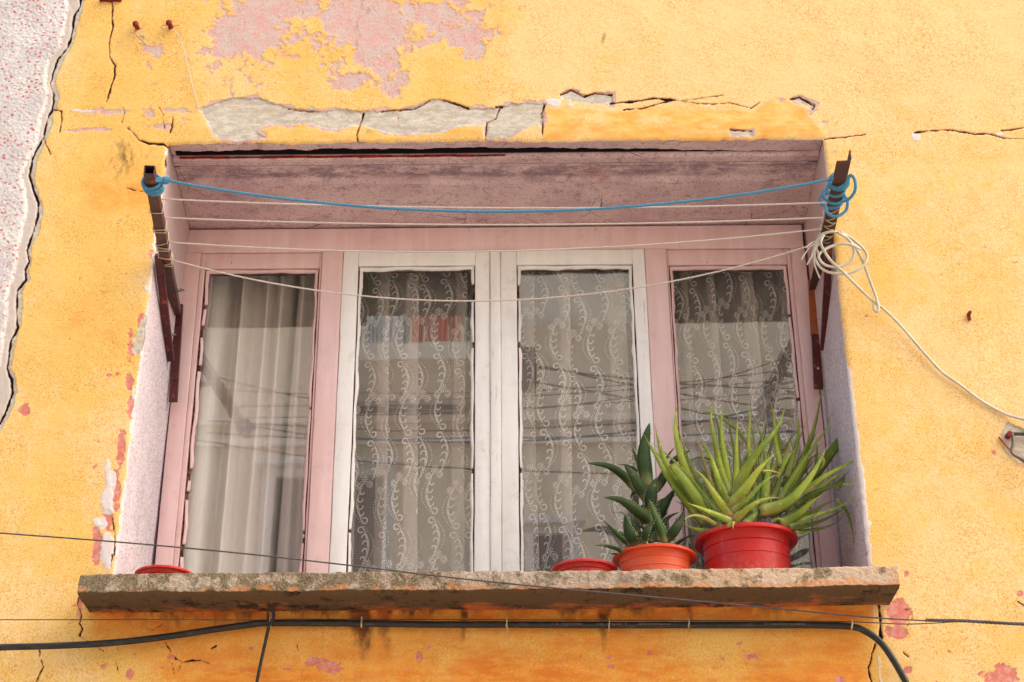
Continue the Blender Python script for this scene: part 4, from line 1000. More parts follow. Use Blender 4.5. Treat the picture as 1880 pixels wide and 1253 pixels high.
# right-hand turns: tight ones and loose hanging ones
for k, (y_, wx_, wy, cxx, tl) in enumerate(((338, .023, .022, .002, .10), (341.5, .024, .022, .003, .04), (354, .022, .021, -.001, .10), (366, .026, .023, -.003, -.22), (374, .028, .023, -.006, -.04))):
    c = on_arm(arm_frac(y_, 'R'), 'R')+upB*.010+sideB*cxx; rope_loop(c, sideB+dB*tl, upB, wx_, wy, ph=k*1.3)
m = MB(); P = crom([at(x, y, Y) for x, y, Y in ((1540, 345, -.31), (1553, 338, -.33), (1561, 322, -.34), (1569, 330, -.34), (1570, 350, -.33), (1558, 366, -.31), (1545, 371, -.29))], 7)
twist(m, P, .0020, .0024, .018, 3, 6, .0025); m.build('rope_loop', M_blue, br)
m = MB(); P = crom([at(x, y, Y) for x, y, Y in ((1549, 356, -.28), (1556, 372, -.28), (1552, 388, -.27), (1535, 398, -.27), (1520, 392, -.27), (1516, 380, -.26))], 7)
twist(m, P, .0020, .0024, .018, 3, 6, .0025); m.build('rope_loop', M_blue, br)
rope_loop(pb+np.array([.004, -.004, .002]), np.array([.3, .2, .9]), np.array([0, 1., -.2]), .006, .006, .0018, .0022)

# ================================================================ WHITE COAX CABLE
M_coax = simple('offwhite_pvc', (.60, .55, .46), .45, .4, 0, .1, 30)
cp = [(1503, 468, -.05), (1497, 450, -.07), (1507, 432, -.09), (1530, 426, -.09), (1556, 434, -.07), (1580, 452, -.06), (1592, 470, -.06), (1585, 488, -.06), (1562, 501, -.06), (1530, 502, -.07), (1507, 492, -.08), (1495, 470, -.09), (1498, 448, -.10), (1512, 432, -.11)]
cp2 = [(1512, 432, -.11), (1507, 447, -.11), (1516, 466, -.10), (1528, 482, -.09), (1548, 500, -.08), (1570, 522, -.06), (1600, 551, -.025), (1625, 570, -.018), (1655, 600, -.012), (1700, 652, -.008), (1730, 684, -.007), (1760, 705, -.007), (1800, 735, -.007), (1845, 760, -.007), (1890, 773, -.02), (1960, 790, -.02)]
cp3 = [(1538, 427, -.12), (1558, 440, -.10), (1568, 460, -.09), (1562, 480, -.08), (1540, 490, -.08), (1515, 487, -.09), (1503, 472, -.10), (1512, 460, -.10), (1535, 450, -.10), (1560, 449, -.10), (1580, 458, -.09)]
cp4 = [(1543, 426, -.11), (1560, 443, -.09), (1575, 462, -.07), (1586, 485, -.05), (1597, 515, -.035), (1608, 545, -.03), (1613, 566, -.028), (1610, 573, -.028), (1605, 568, -.026), (1604, 558, -.024)]
coax = empty('coaxial_cable', at(1540, 470, -.08)); tag(coax, 'off-white aerial cable looped round the right bracket and trailing down the yellow wall', 'cable')
for nm, pts in (('coil', cp), ('trailing_run', cp2), ('coil', cp3), ('hanging_end', cp4)):
    m = MB(); m.tube(crom([at(*p) for p in pts], 9), .0036, 10); m.build(nm, M_coax, coax)

# ================================================================ BLACK CABLE, WIRES
def cable_mat():
    t = NT('black_pvc_cable', .45, .4)
    c = t.mix(t.step(t.noise(30, 5, .7, (1, 1, 3)), .45, .75), (.012, .012, .014), (.055, .045, .04))
    up = t.new('ShaderNodeNewGeometry'); sp = t.new('ShaderNodeSeparateXYZ'); t.put(sp.inputs[0], up.outputs['Normal'])
    dust = t.math('MULTIPLY', t.step(sp.outputs[2], .5, .95), t.step(t.noise(50, 5, .7, (.3, 1, 1)), .4, .62))
    c = t.mix(t.math('MULTIPLY', dust, .6), c, (.34, .24, .13))
    t.col(c); return t.m
M_black = cable_mat()
bc = empty('black_cable', at(940, 1146, -.02)); tag(bc, 'thick black cable clipped along the wall under the sill and bending down at right', 'cable')
cab = [(-60, 1193, -.05), (0, 1189, -.045), (100, 1186, -.04), (200, 1181, -.035), (300, 1170, -.03), (400, 1155, -.025), (460, 1147, -.022), (500, 1144, -.022), (664, 1145, -.022), (800, 1147, -.022), (930, 1147, -.022), (1118, 1148, -.022), (1264, 1148, -.022), (1400, 1148, -.022), (1500, 1148, -.022), (1563, 1151, -.022), (1590, 1160, -.022), (1617, 1180, -.022), (1640, 1212, -.022), (1660, 1247, -.022), (1680, 1290, -.022), (1700, 1350, -.022)]
m = MB(); m.tube(crom([at(*p) for p in cab], 8), .0078, 14); m.build('cable_sheath', M_black, bc)
M_mark = simple('faded_cable_print', (.42, .40, .36), .6)
m = MB()
rng = random.Random(4); x = 1013
while x < 1480:                                          # faded, worn print on the sheath
    w = rng.choice((1.5, 2.2, 3)); 
    if (x < 1072) or (1093 < x < 1150) or (1170 < x < 1240) or x > 1400:
        c = at(x, 1147.5, -.022); t0 = math.radians(-35)
        for s_ in (0,):
            m.box((c[0], c[1]-.00805, c[2]-.0016+rng.uniform(-.0003, .0003)), (c[0]+w*.00075, c[1]-.00775, c[2]+.0004))
    x += w+rng.choice((1.2, 1.8, 6))
o = m.build('cable_print', M_mark, bc, False); o['kind'] = 'stuff'
# carrier wire on top of the cable
cw = [(-60, 1137, -.06), (0, 1138, -.058), (150, 1138, -.05), (300, 1138, -.04), (480, 1139, -.022), (560, 1137.5, -.020), (800, 1138, -.020), (1118, 1139, -.020), (1400, 1140.5, -.020), (1560, 1142, -.022), (1660, 1146, -.04), (1720, 1144, -.055), (1780, 1140, -.07)]
m = MB(); m.tube(crom([at(*p) for p in cw], 8), .0014, 6); o = m.build('carrier_wire', simple('tarnished_wire', (.20, .15, .11), .5, .4, .4, .2, 60), bc)
M_tie = simple('yellowed_cable_tie', (.62, .50, .28), .5)
for x, y in ((664, 1142), (930, 1143), (1118, 1144), (1264, 1144), (1563, 1147), (496, 1142)):
    c = at(x, y, -.022); m = MB()
    pts = [c+np.array([.001*math.sin(k), .0098*math.cos(2*math.pi*k/16), .0118*math.sin(2*math.pi*k/16)]) for k in range(16)]
    m.tube(pts, .0016, 6, closed=True)
    tl = {930: (2, 22), 1118: (0, 12), 496: (1, 8)}.get(x, (0, 7))
    m.tube(crom([c+np.array([0, -.010, 0]), at(x+tl[0], y+tl[1]*.6, -.034), at(x+tl[0]*.6, y+tl[1]+4, -.032)], 4), .0012, 5)
    m.build('cable_tie', M_tie, bc)
dc = empty('branch_cable', at(490, 1150, -.03)); tag(dc, 'thin black cable dropping down the wall from the hook below the sill', 'cable')
m = MB(); m.tube(crom([at(*p) for p in ((497, 1113, -.045), (501, 1122, -.04), (502, 1136, -.036), (494, 1150, -.034), (487, 1180, -.03), (480, 1212, -.03), (471, 1256, -.03), (460, 1320, -.03))], 8), .0040, 10); m.build('cable_run', M_black, dc)
m = MB(); m.tube(crom([at(*p) for p in ((497, 1113, -.045), (492, 1124, -.04), (492, 1140, -.03), (496, 1150, -.03))], 6), .0026, 8); m.build('hook', M_black, dc)
M_wire = simple('dark_steel_wire', (.10, .085, .09), .45, .4, .3, .2, 50)
m = MB(); m.tube(crom([at(x, y, -.22+.00008*x) for x, y in ((-60, 974), (0, 979), (210, 995), (420, 1014), (630, 1037), (840, 1062), (1050, 1083), (1250, 1101), (1450, 1120), (1600, 1134), (1720, 1141))], 6), .0018, 7)
tag(m.build('thin_wire', M_wire), 'thin grey wire sloping down across the window and the sill', 'wire')
m = MB(); P = crom([at(x, y, -.085) for x, y in ((1700, 1139), (1760, 1140), (1800, 1142), (1850, 1145), (1900, 1147), (1980, 1150))], 8)
twist(m, P, .0020, .0022, .03, 3, 6, .003); tag(m.build('twisted_wire', M_wire), 'dark twisted wire bundle leaving the picture at lower right', 'wire')

# ================================================================ SMALL FIXINGS IN THE WALL
M_rednail = simple('rust_red_iron', (.28, .025, .02), .7, .2, 0, .25, 120)
def nail(px, py, label):
    n0 = empty('iron_hook', at(px, py, 0)); tag(n0, label, 'hook')
    m = MB(); c = at(px, py, 0); m.tube(crom([c+np.array([0, .01, 0]), c+np.array([.002, -.018, -.002]), c+np.array([.008, -.026, -.008]), c+np.array([.012, -.022, -.018])], 6), .0048, 8); m.tube([c+np.array([-.001, -.012, .004]), c+np.array([.001, -.022, .005])], .0085, 10); m.build('shank', M_rednail, n0)
    return n0, c
n1, c1 = nail(251, 54, 'rusty hook with wire scraps, the left one of two above the left crack')
m = MB()
for k, pts in enumerate((((250, 56), (262, 52), (258, 64), (268, 72)), ((246, 60), (256, 68), (266, 66), (262, 78)), ((250, 66), (260, 74), (268, 82), (256, 80)))):
    m.tube(crom([at(x, y, -.018-.004*k) for x, y in pts], 6), .0016, 6)
m.build('wire_scrap', M_cordd, n1)
n2, c2 = nail(312, 52, 'rusty hook holding a white string, the right one of two')
m = MB(); m.tube(crom([at(x, y, -.016) for x, y in ((300, 56), (297, 47), (306, 47), (318, 48), (330, 46))], 6), .0014, 6); m.build('wire_scrap', M_cordd, n2)
m = MB(); twist(m, crom([at(x, y, Y) for x, y, Y in ((316, 56, -.022), (324, 62, -.02), (334, 82, -.014), (343, 115, -.012), (350, 145, -.010), (357, 172, -.008), (365, 201, -.005))], 10), .0008, .0010, .01, 2, 5, .003)
tag(m.build('hanging_string', M_cord), 'thin white string hanging in a curve from the right hook', 'string')
m = MB(); c = at(205, 2, 0)
for k in range(7):
    a = k*.9; m.tube([c+np.array([-.03+.009*k, .004, .001]), c+np.array([-.028+.009*k+.003*math.sin(a), -.010-.004*math.cos(a), .003*math.sin(a*2)])], .0055, 7)
tag(m.build('rusty_fixing', M_rednail), 'rusty red iron remnant at the upper edge above the vertical crack', 'fixing')
c = at(1778, 578, 0); m = MB(); m.tube([c+np.array([0, .004, 0]), c+np.array([0, -.016, -.001])], .0045, 10); m.box((c[0]-.004, c[1]-.006, c[2]-.018), (c[0]+.003, c[1]-.001, c[2]-.003))
tag(m.build('wall_plug', M_rednail, None, False), 'small rusty plug sticking out of the plain yellow wall at right', 'plug')
wb_ = empty('cable_bracket', at(1862, 815, 0)); tag(wb_, 'small galvanised bracket with rusty bolt at the right edge', 'bracket')
M_galv = simple('galvanised_sheet', (.17, .14, .11), .5, .5, .5, .2, 50)
m = MB(); m.beam(at(1857, 797, -.012), at(1925, 797, -.012), .018, .003, (0, 1, 0)); m.build('plate', M_galv, wb_, False, .0008)
m = MB(); m.tube(crom([at(x, y, -.03) for x, y in ((1858, 796), (1860, 815), (1858, 832), (1880, 846), (1920, 870))], 6), .0040, 8); m.build('strap', M_galv, wb_)
m = MB(); m.tube(crom([at(x, y, -.006) for x, y in ((1834, 803), (1850, 822), (1866, 838), (1884, 852))], 5), .0025, 7); m.build('rusty_wire', simple('orange_rust', (.42, .12, .03), .8), wb_)
c = at(1850, 802, 0); m = MB(); m.tube([c+np.array([0, .004, 0]), c+np.array([0, -.020, 0])], .0075, 6); m.build('bolt', M_rednail, wb_, False)
m = MB(); m.tube(crom([at(x, y, -.02) for x, y in ((1868, 1104), (1876, 1109), (1890, 1116), (1920, 1128))], 5), .0022, 7)
tag(m.build('wire_stub', M_wire), 'short dark wire end poking in at the right edge', 'wire')


# ================================================================ POTS
def pot_mat(name, c, fade):
    t = NT(name, .42, .45)
    n = t.step(t.noise(7, 5, .6, (1, 1, 2)), .3, .7)
    cc = t.mix(n, c, fade); cc = t.mix(t.math('MULTIPLY', t.step(t.noise(60, 6, .7), .56, .70), .45), cc, (.30, .12, .07))
    cc = t.mix(t.math('MULTIPLY', t.step(t.noise(25, 5, .7, (1, 1, .3)), .52, .72), .22), cc, (.60, .36, .28))
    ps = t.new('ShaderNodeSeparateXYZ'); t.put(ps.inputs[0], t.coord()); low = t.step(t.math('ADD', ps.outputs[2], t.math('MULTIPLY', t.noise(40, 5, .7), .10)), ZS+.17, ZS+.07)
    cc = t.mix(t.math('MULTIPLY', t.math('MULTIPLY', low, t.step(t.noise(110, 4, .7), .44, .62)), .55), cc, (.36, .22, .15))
    t.col(cc); t.put(t.b.inputs['Roughness'], t.math('ADD', .36, t.math('MULTIPLY', n, .15)))
    t.b.inputs['Subsurface Weight'].default_value = .05
    t.bump(t.noise(220, 3), .0003, .5); return t.m
M_potred = pot_mat('red_plastic', (.54, .010, .014), (.60, .020, .018))
M_pototg = pot_mat('orange_red_plastic', (.74, .062, .014), (.80, .11, .03))
M_soil = simple('potting_soil', (.05, .03, .02), .95, .1, 0, .4, 60, .004, 90)
def pot(xl_, xr_, yap, yend, Yc, mat, label, taper=.80, name='plant_pot', lipf=.13, Hmin=0, group=None):
    a, b = at(xl_, yend, Yc), at(xr_, yend, Yc); R = (b[0]-a[0])/2*.985; cx_ = (a[0]+b[0])/2
    zr = at((xl_+xr_)/2, yap, Yc-R)[2]; H = zr-ZS
    p = empty(name, (cx_, Yc, ZS)); tag(p, label, 'flower pot', group)
    c = (cx_, Yc, ZS); Rb = R*.845; rb_ = R*(taper-.06)
    lip = R*lipf; m = MB()
    def rad(z): return rb_+(Rb-rb_)*(z/H)
    outer = [(0, .003), (rb_-.012, .003), (rb_-.006, .0005), (rb_, .003)]
    for z in np.linspace(.01, H-lip-.004, 14):
        outer.append((rad(z), z))
    for zf in (.62, .80):                                   # two raised rings on the body
        z = H*zf
        outer += [(rad(z)-.0001, z-.0022), (rad(z)+.0016, z-.0012), (rad(z)+.0016, z+.0008), (rad(z)+.0004, z+.0016)]
    outer = outer[:4]+sorted(outer[4:], key=lambda q: q[1])
    outer += [(Rb+.0005, H-lip*.60), (Rb+.0015, H-lip*.46), (R*.975, H-lip*.60), (R*.995, H-lip*.56), (R, H-lip*.40), (R*1.0, H-lip*.2), (R*.985, H-.002), (R*.95, H), (Rb-.002, H-.001), (Rb-.005, H-.006)]
    inner = [(rad(H*.85)-.004, H*.85), (rad(H*.3)-.004, H*.3)]
    m.lathe(outer+inner, c, 96); o = fixn(m.build('pot_body', mat, p)); o.data.set_sharp_from_angle(angle=math.radians(32))
    s_ = MB(); s_.lathe([(0.0005, H*.86+.006), (R*.3, H*.87+.004), (R*.6, H*.86), (rad(H*.86)-.003, H*.85)], c, 40); s_.build('soil', M_soil, p)
    return (cx_, Yc, zr, R)
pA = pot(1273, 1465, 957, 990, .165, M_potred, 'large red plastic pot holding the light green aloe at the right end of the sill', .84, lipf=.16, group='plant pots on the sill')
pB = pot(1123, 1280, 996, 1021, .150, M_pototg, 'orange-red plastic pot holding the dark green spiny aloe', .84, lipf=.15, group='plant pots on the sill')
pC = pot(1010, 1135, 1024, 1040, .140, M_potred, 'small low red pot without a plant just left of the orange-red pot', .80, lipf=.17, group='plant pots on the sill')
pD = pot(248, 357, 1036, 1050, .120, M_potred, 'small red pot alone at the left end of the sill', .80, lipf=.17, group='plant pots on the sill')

# ================================================================ ALOES
def leaf_mat(name, ca, cb, ctip, spots, rough=.55, ctooth=(.62, .66, .40)):
    t = NT(name, rough, .45)
    c = t.mix(t.step(t.noise(12, 4, .6), .35, .65), ca, cb)
    c = t.mix(t.step(t.attr('along'), .0, .25), t.mix(.6, c, (.42, .38, .16)), c)
    if spots:
        v = t.new('ShaderNodeTexVoronoi'); t.put(v.inputs['Vector'], t.coord((1, 1, .55))); v.inputs['Scale'].default_value = 105
        sp = t.math('MULTIPLY', t.step(v.outputs['Distance'], .34, .22), t.step(t.noise(30, 3), .42, .6))
        c = t.mix(t.math('MULTIPLY', sp, spots), c, (.50, .55, .22))
    c = t.mix(t.math('MULTIPLY', t.step(t.attr('along'), .93, 1.0), .8), c, ctip)
    c = t.mix(t.math('MULTIPLY', t.step(t.noise(26, 5, .7), .60, .68), .6), c, (.24, .13, .05))
    c = t.mix(t.math('MULTIPLY', t.step(t.noise(90, 5, .7), .55, .7), .3), c, tuple(x*.55 for x in ca))
    rnd = t.new('ShaderNodeObjectInfo').outputs['Random']
    c = t.mix(t.math('MULTIPLY', t.step(rnd, .45, 1.0), .55), c, tuple(x*.5 for x in ca)); c = t.mix(t.math('MULTIPLY', t.step(rnd, .35, .0), .35), c, (cb[0]*1.5, cb[1]*1.25, cb[2]*1.2))
    c = t.mix(t.math('MULTIPLY', t.step(t.noise(55, 3, .6, (1, 1, .12)), .5, .7), .25), c, tuple(x*.6 for x in ca))
    c = t.mix(t.step(t.attr('tooth'), .2, .9), c, ctooth)
    t.col(c); t.b.inputs['Specular IOR Level'].default_value = .2; t.b.inputs['Subsurface Weight'].default_value = .12; t.b.inputs['Subsurface Radius'].default_value = (.01, .02, .004)
    t.b.inputs['Subsurface Scale'].default_value = .3
    t.bump(t.noise(140, 4, .6, (1, 1, .4)), .0007, .6); return t.m
M_aloe = leaf_mat('light_green_aloe', (.17, .24, .026), (.33, .40, .05), (.40, .16, .04), .6)
M_aloe_d = leaf_mat('mid_green_aloe', (.10, .15, .022), (.18, .24, .035), (.30, .12, .04), .4)
M_aloe_y = leaf_mat('yellowing_aloe', (.42, .44, .10), (.50, .48, .16), (.5, .3, .12), .1)
M_dead = leaf_mat('withered_leaf', (.20, .13, .05), (.34, .26, .10), (.22, .12, .06), 0)
M_dark = leaf_mat('dark_green_aloe', (.016, .036, .012), (.035, .065, .016), (.06, .05, .03), 0, .62, (.50, .50, .26))
M_darkb = leaf_mat('young_dark_aloe', (.028, .060, .014), (.05, .10, .02), (.08, .07, .03), 0, .58, (.50, .50, .26))
def leaf(parent, name, pts, w, mat, belly=.24, teeth=True, hollow=.12, blunt=False, face=1, seed=0, lance=False, label=None, camw=.8):
    rng = random.Random(seed)
    P = np.array(crom([np.asarray(p, float) for p in pts], 8)); P = resample(P, np.linalg.norm(np.diff(P, axis=0), axis=1).sum()/20.0)
    m = len(P); T = np.gradient(P, axis=0); T /= np.linalg.norm(T, axis=1)[:, None]
    view = cC-P[m//2]; view /= np.linalg.norm(view)
    N0 = view*camw*face+np.array([rng.uniform(-.4, .4), 0, .35*face]); 
    vv = []; ff = []; al = []; th = []
    ring = [(-1, .0), (-.72, -.30), (-.35, -.52), (0, -.60), (.35, -.52), (.72, -.30), (1, 0), (.62, hollow*-.3), (0, -hollow), (-.62, hollow*-.3)]
    if face > 0: ring = [(x, -y*1.0) for x, y in ring]
    Ws = []
    for i in range(m):
        t = i/(m-1)
        n = N0-T[i]*(N0@T[i]); n /= np.linalg.norm(n); W = np.cross(T[i], n)
        if lance: ww = w*.84*(.55+.95*math.sin(min(1, t*1.35+.12)*math.pi*.62)) * (max(0, 1-t)**.62) if t > .0 else w*.6
        else: ww = w*(1.0-.10*t)*max(0.0, 1-t**1.35)**1.0 if not blunt else w*(1-.45*t)
        ww = max(ww, w*.035)
        hh = ww*(belly+.35*(1-t))
        Ws.append((P[i], W, n, ww/2, T[i]))
        for a, b in ring:
            vv.append(P[i]+W*a*ww/2+n*b*hh); al.append(t); th.append(0)
    k = len(ring)
    for i in range(m-1):
        for j in range(k): ff.append((i*k+j, i*k+(j+1) % k, (i+1)*k+(j+1) % k, (i+1)*k+j))
    ff.append(tuple(range(k))[::-1]); ff.append(tuple((m-1)*k+j for j in range(k)))
    if teeth:
        L = np.linalg.norm(np.diff(P, axis=0), axis=1).sum(); nt = int(L/(.0065 if lance else .0095))
        for side in (-1, 1):
            for q in range(1, nt):
                s_ = (q+rng.uniform(-.2, .2))/nt*(m-1)
                i = int(s_); fr = s_-i
                if i >= m-3: continue
                p = Ws[i][0]*(1-fr)+Ws[i+1][0]*fr; W = Ws[i][1]; n = Ws[i][2]; hw = Ws[i][3]*(1-fr)+Ws[i+1][3]*fr; Tt = Ws[i][4]
                r = .0011 if not lance else .0017; b = len(vv); c = p+W*side*hw*.97
                vv += [c-Tt*r, c+Tt*r, c+n*r*.8, c-n*r*.8, c+W*side*(r*2.1)+Tt*r*.8]
                al += [.5]*5; th += [.3, .3, .3, .3, 1]
                ff += [(b, b+2, b+4), (b+2, b+1, b+4), (b+1, b+3, b+4), (b+3, b, b+4)]
    me = bpy.data.meshes.new(name); me.from_pydata([tuple(v) for v in vv], [], ff); me.update()
    for nm, ar in (('along', al), ('tooth', th)):
        a_ = me.attributes.new(nm, 'FLOAT', 'POINT'); a_.data.foreach_set('value', np.array(ar, dtype=np.float32))
    o = link(name, me, mat, parent)
    fixn(o)
    if label: o['label'] = label
    return o
al1 = empty('aloe_plant', (pA[0], pA[1], pA[2]-.03)); tag(al1, 'bushy light green aloe with long pointed leaves in the large red pot', 'aloe')
def c1(x, y, Y): return at(1180+x/4.473, 700+y/4.473, Y)
def c2(x, y, Y): return at(1380+x/3.58, 700+y/3.58, Y)
mm1, mm2 = 1.52e-3/4.473, 1.52e-3/3.58
# (crop fn, [(x,y,Y)...], width in crop px, material, options)
A = M_aloe; Dk = M_aloe_d; Yl = M_aloe_y
L1 = [
 (c1, [(520, 1180, .13), (250, 850, .10), (130, 650, .09), (0, 425, .08)], 105, A, {}),
 (c1, [(560, 1130, .13), (420, 930, .10), (330, 800, .09), (240, 685, .085)], 140, A, dict(blunt=True)),
 (c1, [(540, 1120, .15), (260, 780, .12), (160, 600, .12), (97, 352, .12)], 105, A, {}),
 (c1, [(570, 1110, .17), (400, 820, .16), (310, 600, .15), (268, 380, .15), (284, 190, .16)], 120, A, {}),
 (c1, [(720, 960, .12), (640, 720, .11), (590, 480, .10), (560, 300, .10), (585, 145, .11)], 72, A, {}),
 (c1, [(720, 1060, .11), (620, 800, .09), (560, 620, .085), (485, 488, .08)], 82, A, {}),
 (c1, [(745, 950, .13), (690, 700, .13), (655, 500, .13), (645, 330, .13), (668, 168, .14)], 72, A, {}),
 (c1, [(800, 860, .18), (760, 600, .18), (715, 380, .18), (702, 215, .18)], 36, Dk, {}),
 (c1, [(760, 900, .12), (770, 700, .12), (770, 500, .12), (780, 285, .12)], 58, A, {}),
 (c1, [(880, 540, .19), (760, 390, .18), (600, 275, .17), (480, 235, .16), (380, 236, .15)], 34, A, {}),
 (c1, [(890, 720, .15), (870, 500, .15), (880, 300, .15), (868, 130, .15)], 44, A, {}),
 (c1, [(740, 960, .09), (840, 740, .05), (960, 560, .03), (1060, 440, .03), (1130, 330, .04), (1168, 218, .05)], 96, A, {}),
 (c1, [(730, 1010, .07), (830, 900, .04), (960, 720, .02), (1110, 575, .02)], 92, A, {}),
 (c1, [(735, 1070, .05), (850, 980, .02), (960, 860, .0), (1050, 790, .0), (1115, 772, .01)], 62, A, {}),
 (c1, [(760, 1140, .04), (860, 1050, .01), (960, 985, .0), (1060, 960, .0), (1140, 960, .0)], 58, A, {}),
 (c1, [(720, 1150, .04), (560, 1080, .02), (440, 1030, .01), (360, 998, .0)], 68, A, {}),
 (c1, [(600, 1180, .09), (500, 1120, .07), (400, 1105, .06), (312, 1160, .05)], 46, Yl, {}),
 (c1, [(560, 1240, .12), (440, 1220, .11), (380, 1200, .11), (328, 1172, .10)], 60, Dk, {}),
 (c1, [(720, 1110, .08), (600, 950, .06), (520, 820, .06), (460, 750, .06), (400, 715, .06)], 78, A, {}),
 (c1, [(620, 1100, .10), (550, 1000, .10), (520, 940, .10), (485, 880, .10)], 50, Dk, {}),
 (c1, [(660, 1120, .09), (590, 1040, .10), (555, 980, .10), (530, 920, .10)], 46, Dk, {}),
 (c1, [(640, 560, .19), (625, 400, .19), (600, 300, .19), (590, 230, .19)], 28, Dk, {}),
 (c1, [(560, 640, .18), (480, 625, .17), (420, 640, .16), (364, 672, .15)], 26, Dk, {}),
 (c1, [(430, 960, .16), (260, 760, .15), (160, 640, .15), (118, 555, .15)], 50, Dk, {}),
 (c1, [(380, 900, .14), (180, 660, .13), (90, 560, .13), (62, 478, .13)], 42, A, {}),
 (c1, [(700, 1180, .12), (450, 1040, .12), (330, 1010, .12), (265, 985, .12)], 80, Dk, {}),
 (c1, [(640, 900, .19), (590, 820, .19), (570, 760, .19), (560, 650, .19)], 40, Dk, {}),
 (c1, [(820, 690, .17), (860, 600, .17), (868, 550, .17), (865, 515, .17)], 34, Dk, {}),
 (c1, [(740, 620, .18), (700, 580, .18), (680, 540, .18), (668, 520, .18)], 26, Dk, {}),
 (c1, [(700, 1190, .035), (745, 1160, .02), (740, 1190, .015), (745, 1220, .012)], 34, Yl, dict(teeth=False, label='withered pale leaf tip over the rim')),
 (c2, [(230, 700, .16), (370, 430, .17), (425, 250, .18), (450, 120, .19), (484, -5, .20)], 46, Dk, {}),
 (c2, [(170, 800, .10), (330, 540, .09), (430, 400, .09), (500, 300, .09), (521, 203, .10)], 52, A, {}),
 (c2, [(330, 720, .20), (470, 540, .20), (560, 420, .20), (638, 308, .20)], 88, Dk, dict(blunt=True, label='thick dark leaf with its tip cut off')),
 (c2, [(590, 385, .195), (620, 372, .195), (650, 362, .19), (680, 362, .19)], 24, Dk, dict(teeth=False)),
 (c2, [(330, 740, .08), (460, 640, .06), (600, 560, .05), (690, 515, .05), (778, 495, .05)], 46, A, {}),
 (c2, [(230, 640, .15), (290, 440, .15), (310, 310, .15), (308, 192, .15)], 50, A, {}),
 (c2, [(190, 560, .15), (160, 400, .15), (150, 280, .15), (135, 160, .15)], 40, A, {}),
 (c2, [(200, 460, .17), (150, 270, .17), (125, 150, .17), (75, 99, .17)], 30, A, {}),
 (c2, [(60, 860, .08), (230, 800, .06), (340, 690, .05), (430, 560, .05), (505, 408, .06)], 92, A, {}),
 (c2, [(190, 940, .08), (300, 880, .07), (390, 800, .06), (474, 742, .06)], 82, A, {}),
 (c2, [(240, 900, .12), (430, 740, .11), (560, 670, .10), (655, 578, .10)], 60, Dk, {}),
 (c2, [(340, 800, .10), (460, 700, .10), (560, 620, .09), (640, 600, .09)], 42, A, {}),
 (c2, [(280, 820, .09), (420, 730, .08), (540, 690, .07), (640, 662, .07)], 46, Dk, {}),
 (c2, [(600, 680, .07), (655, 680, .07), (690, 720, .07), (665, 780, .07), (600, 820, .07)], 18, Yl, dict(teeth=False, label='dry curled leaf end')),
 (c2, [(270, 930, .08), (430, 880, .07), (570, 830, .06), (690, 745, .06)], 40, A, {}),
 (c2, [(270, 970, .09), (430, 930, .08), (560, 870, .07), (640, 810, .07)], 36, Dk, {}),
 (c2, [(270, 990, .10), (420, 975, .09), (530, 945, .08), (612, 880, .08)], 28, Dk, {}),
 (c2, [(300, 900, .12), (400, 860, .11), (480, 810, .11), (560, 778, .11)], 40, Dk, {}),
 (c2, [(555, 780, .10), (620, 850, .09), (655, 950, .09), (678, 1102, .09)], 32, Dk, {}),
 (c2, [(560, 720, .16), (620, 600, .16), (645, 500, .16), (658, 335, .16)], 26, Dk, {}),
 (c2, [(110, 620, .16), (70, 400, .16), (40, 290, .16), (0, 208, .16)], 36, A, {}),
 (c2, [(180, 620, .16), (215, 500, .16), (235, 440, .16), (243, 382, .16)], 40, A, {}),
 (c2, [(290, 620, .16), (340, 480, .16), (365, 400, .16), (383, 322, .16)], 34, A, {}),
 (c2, [(170, 640, .11), (230, 520, .10), (270, 465, .10), (304, 430, .10)], 30, A, {}),
 (c2, [(90, 620, .17), (30, 460, .17), (5, 340, .17), (-5, 262, .17)], 36, A, {}),
 (c2, [(30, 560, .17), (80, 380, .17), (95, 300, .17), (108, 236, .17)], 30, Dk, {}),
 (c2, [(250, 860, .13), (380, 760, .13), (450, 680, .13), (515, 602, .13)], 40, Dk, {}),
 (c2, [(410, 620, .17), (425, 520, .17), (430, 440, .17), (428, 360, .17)], 30, Dk, {}),
 (c2, [(60, 900, .12), (90, 720, .11), (105, 600, .11), (110, 470, .11)], 90, A, {}),
 (c2, [(130, 780, .13), (170, 700, .13), (180, 620, .13), (170, 560, .13)], 60, Dk, {}),
 (c2, [(200, 700, .18), (330, 580, .18), (400, 500, .18), (470, 470, .18)], 60, Dk, {}),
 (c2, [(200, 800, .15), (280, 700, .15), (330, 600, .15), (370, 560, .15)], 90, Dk, {}),
 (c2, [(0, 930, .12), (10, 800, .12), (20, 700, .12), (10, 600, .12)], 80, Dk, {}),
 (c2, [(75, 590, .07), (120, 590, .07), (160, 598, .07), (200, 610, .07)], 20, Yl, dict(teeth=False)),
 (c2, [(150, 915, .04), (175, 905, .03), (195, 905, .03), (210, 895, .03)], 26, A, {}),
 (c2, [(455, 500, .12), (475, 530, .11), (465, 560, .11), (445, 585, .11)], 36, Yl, dict(teeth=False, label='bleached dry flake of leaf')),
 (c1, [(900, 1100, .10), (960, 900, .12), (960, 700, .13), (930, 560, .14)], 70, Dk, {}),
 (c1, [(840, 1180, .06), (900, 1120, .07), (960, 1060, .08), (1040, 1020, .09)], 80, Dk, {}),
 (c1, [(640, 1220, .09), (620, 1120, .10), (600, 1040, .11), (560, 960, .12)], 80, Dk, {}),
 (c2, [(250, 960, .05), (330, 935, .04), (400, 890, .04), (450, 850, .04)], 44, Dk, {}),
 (c2, [(290, 990, .03), (340, 1000, .02), (380, 990, .02), (325, 1022, .01)], 14, Dk, dict(teeth=False)),
]
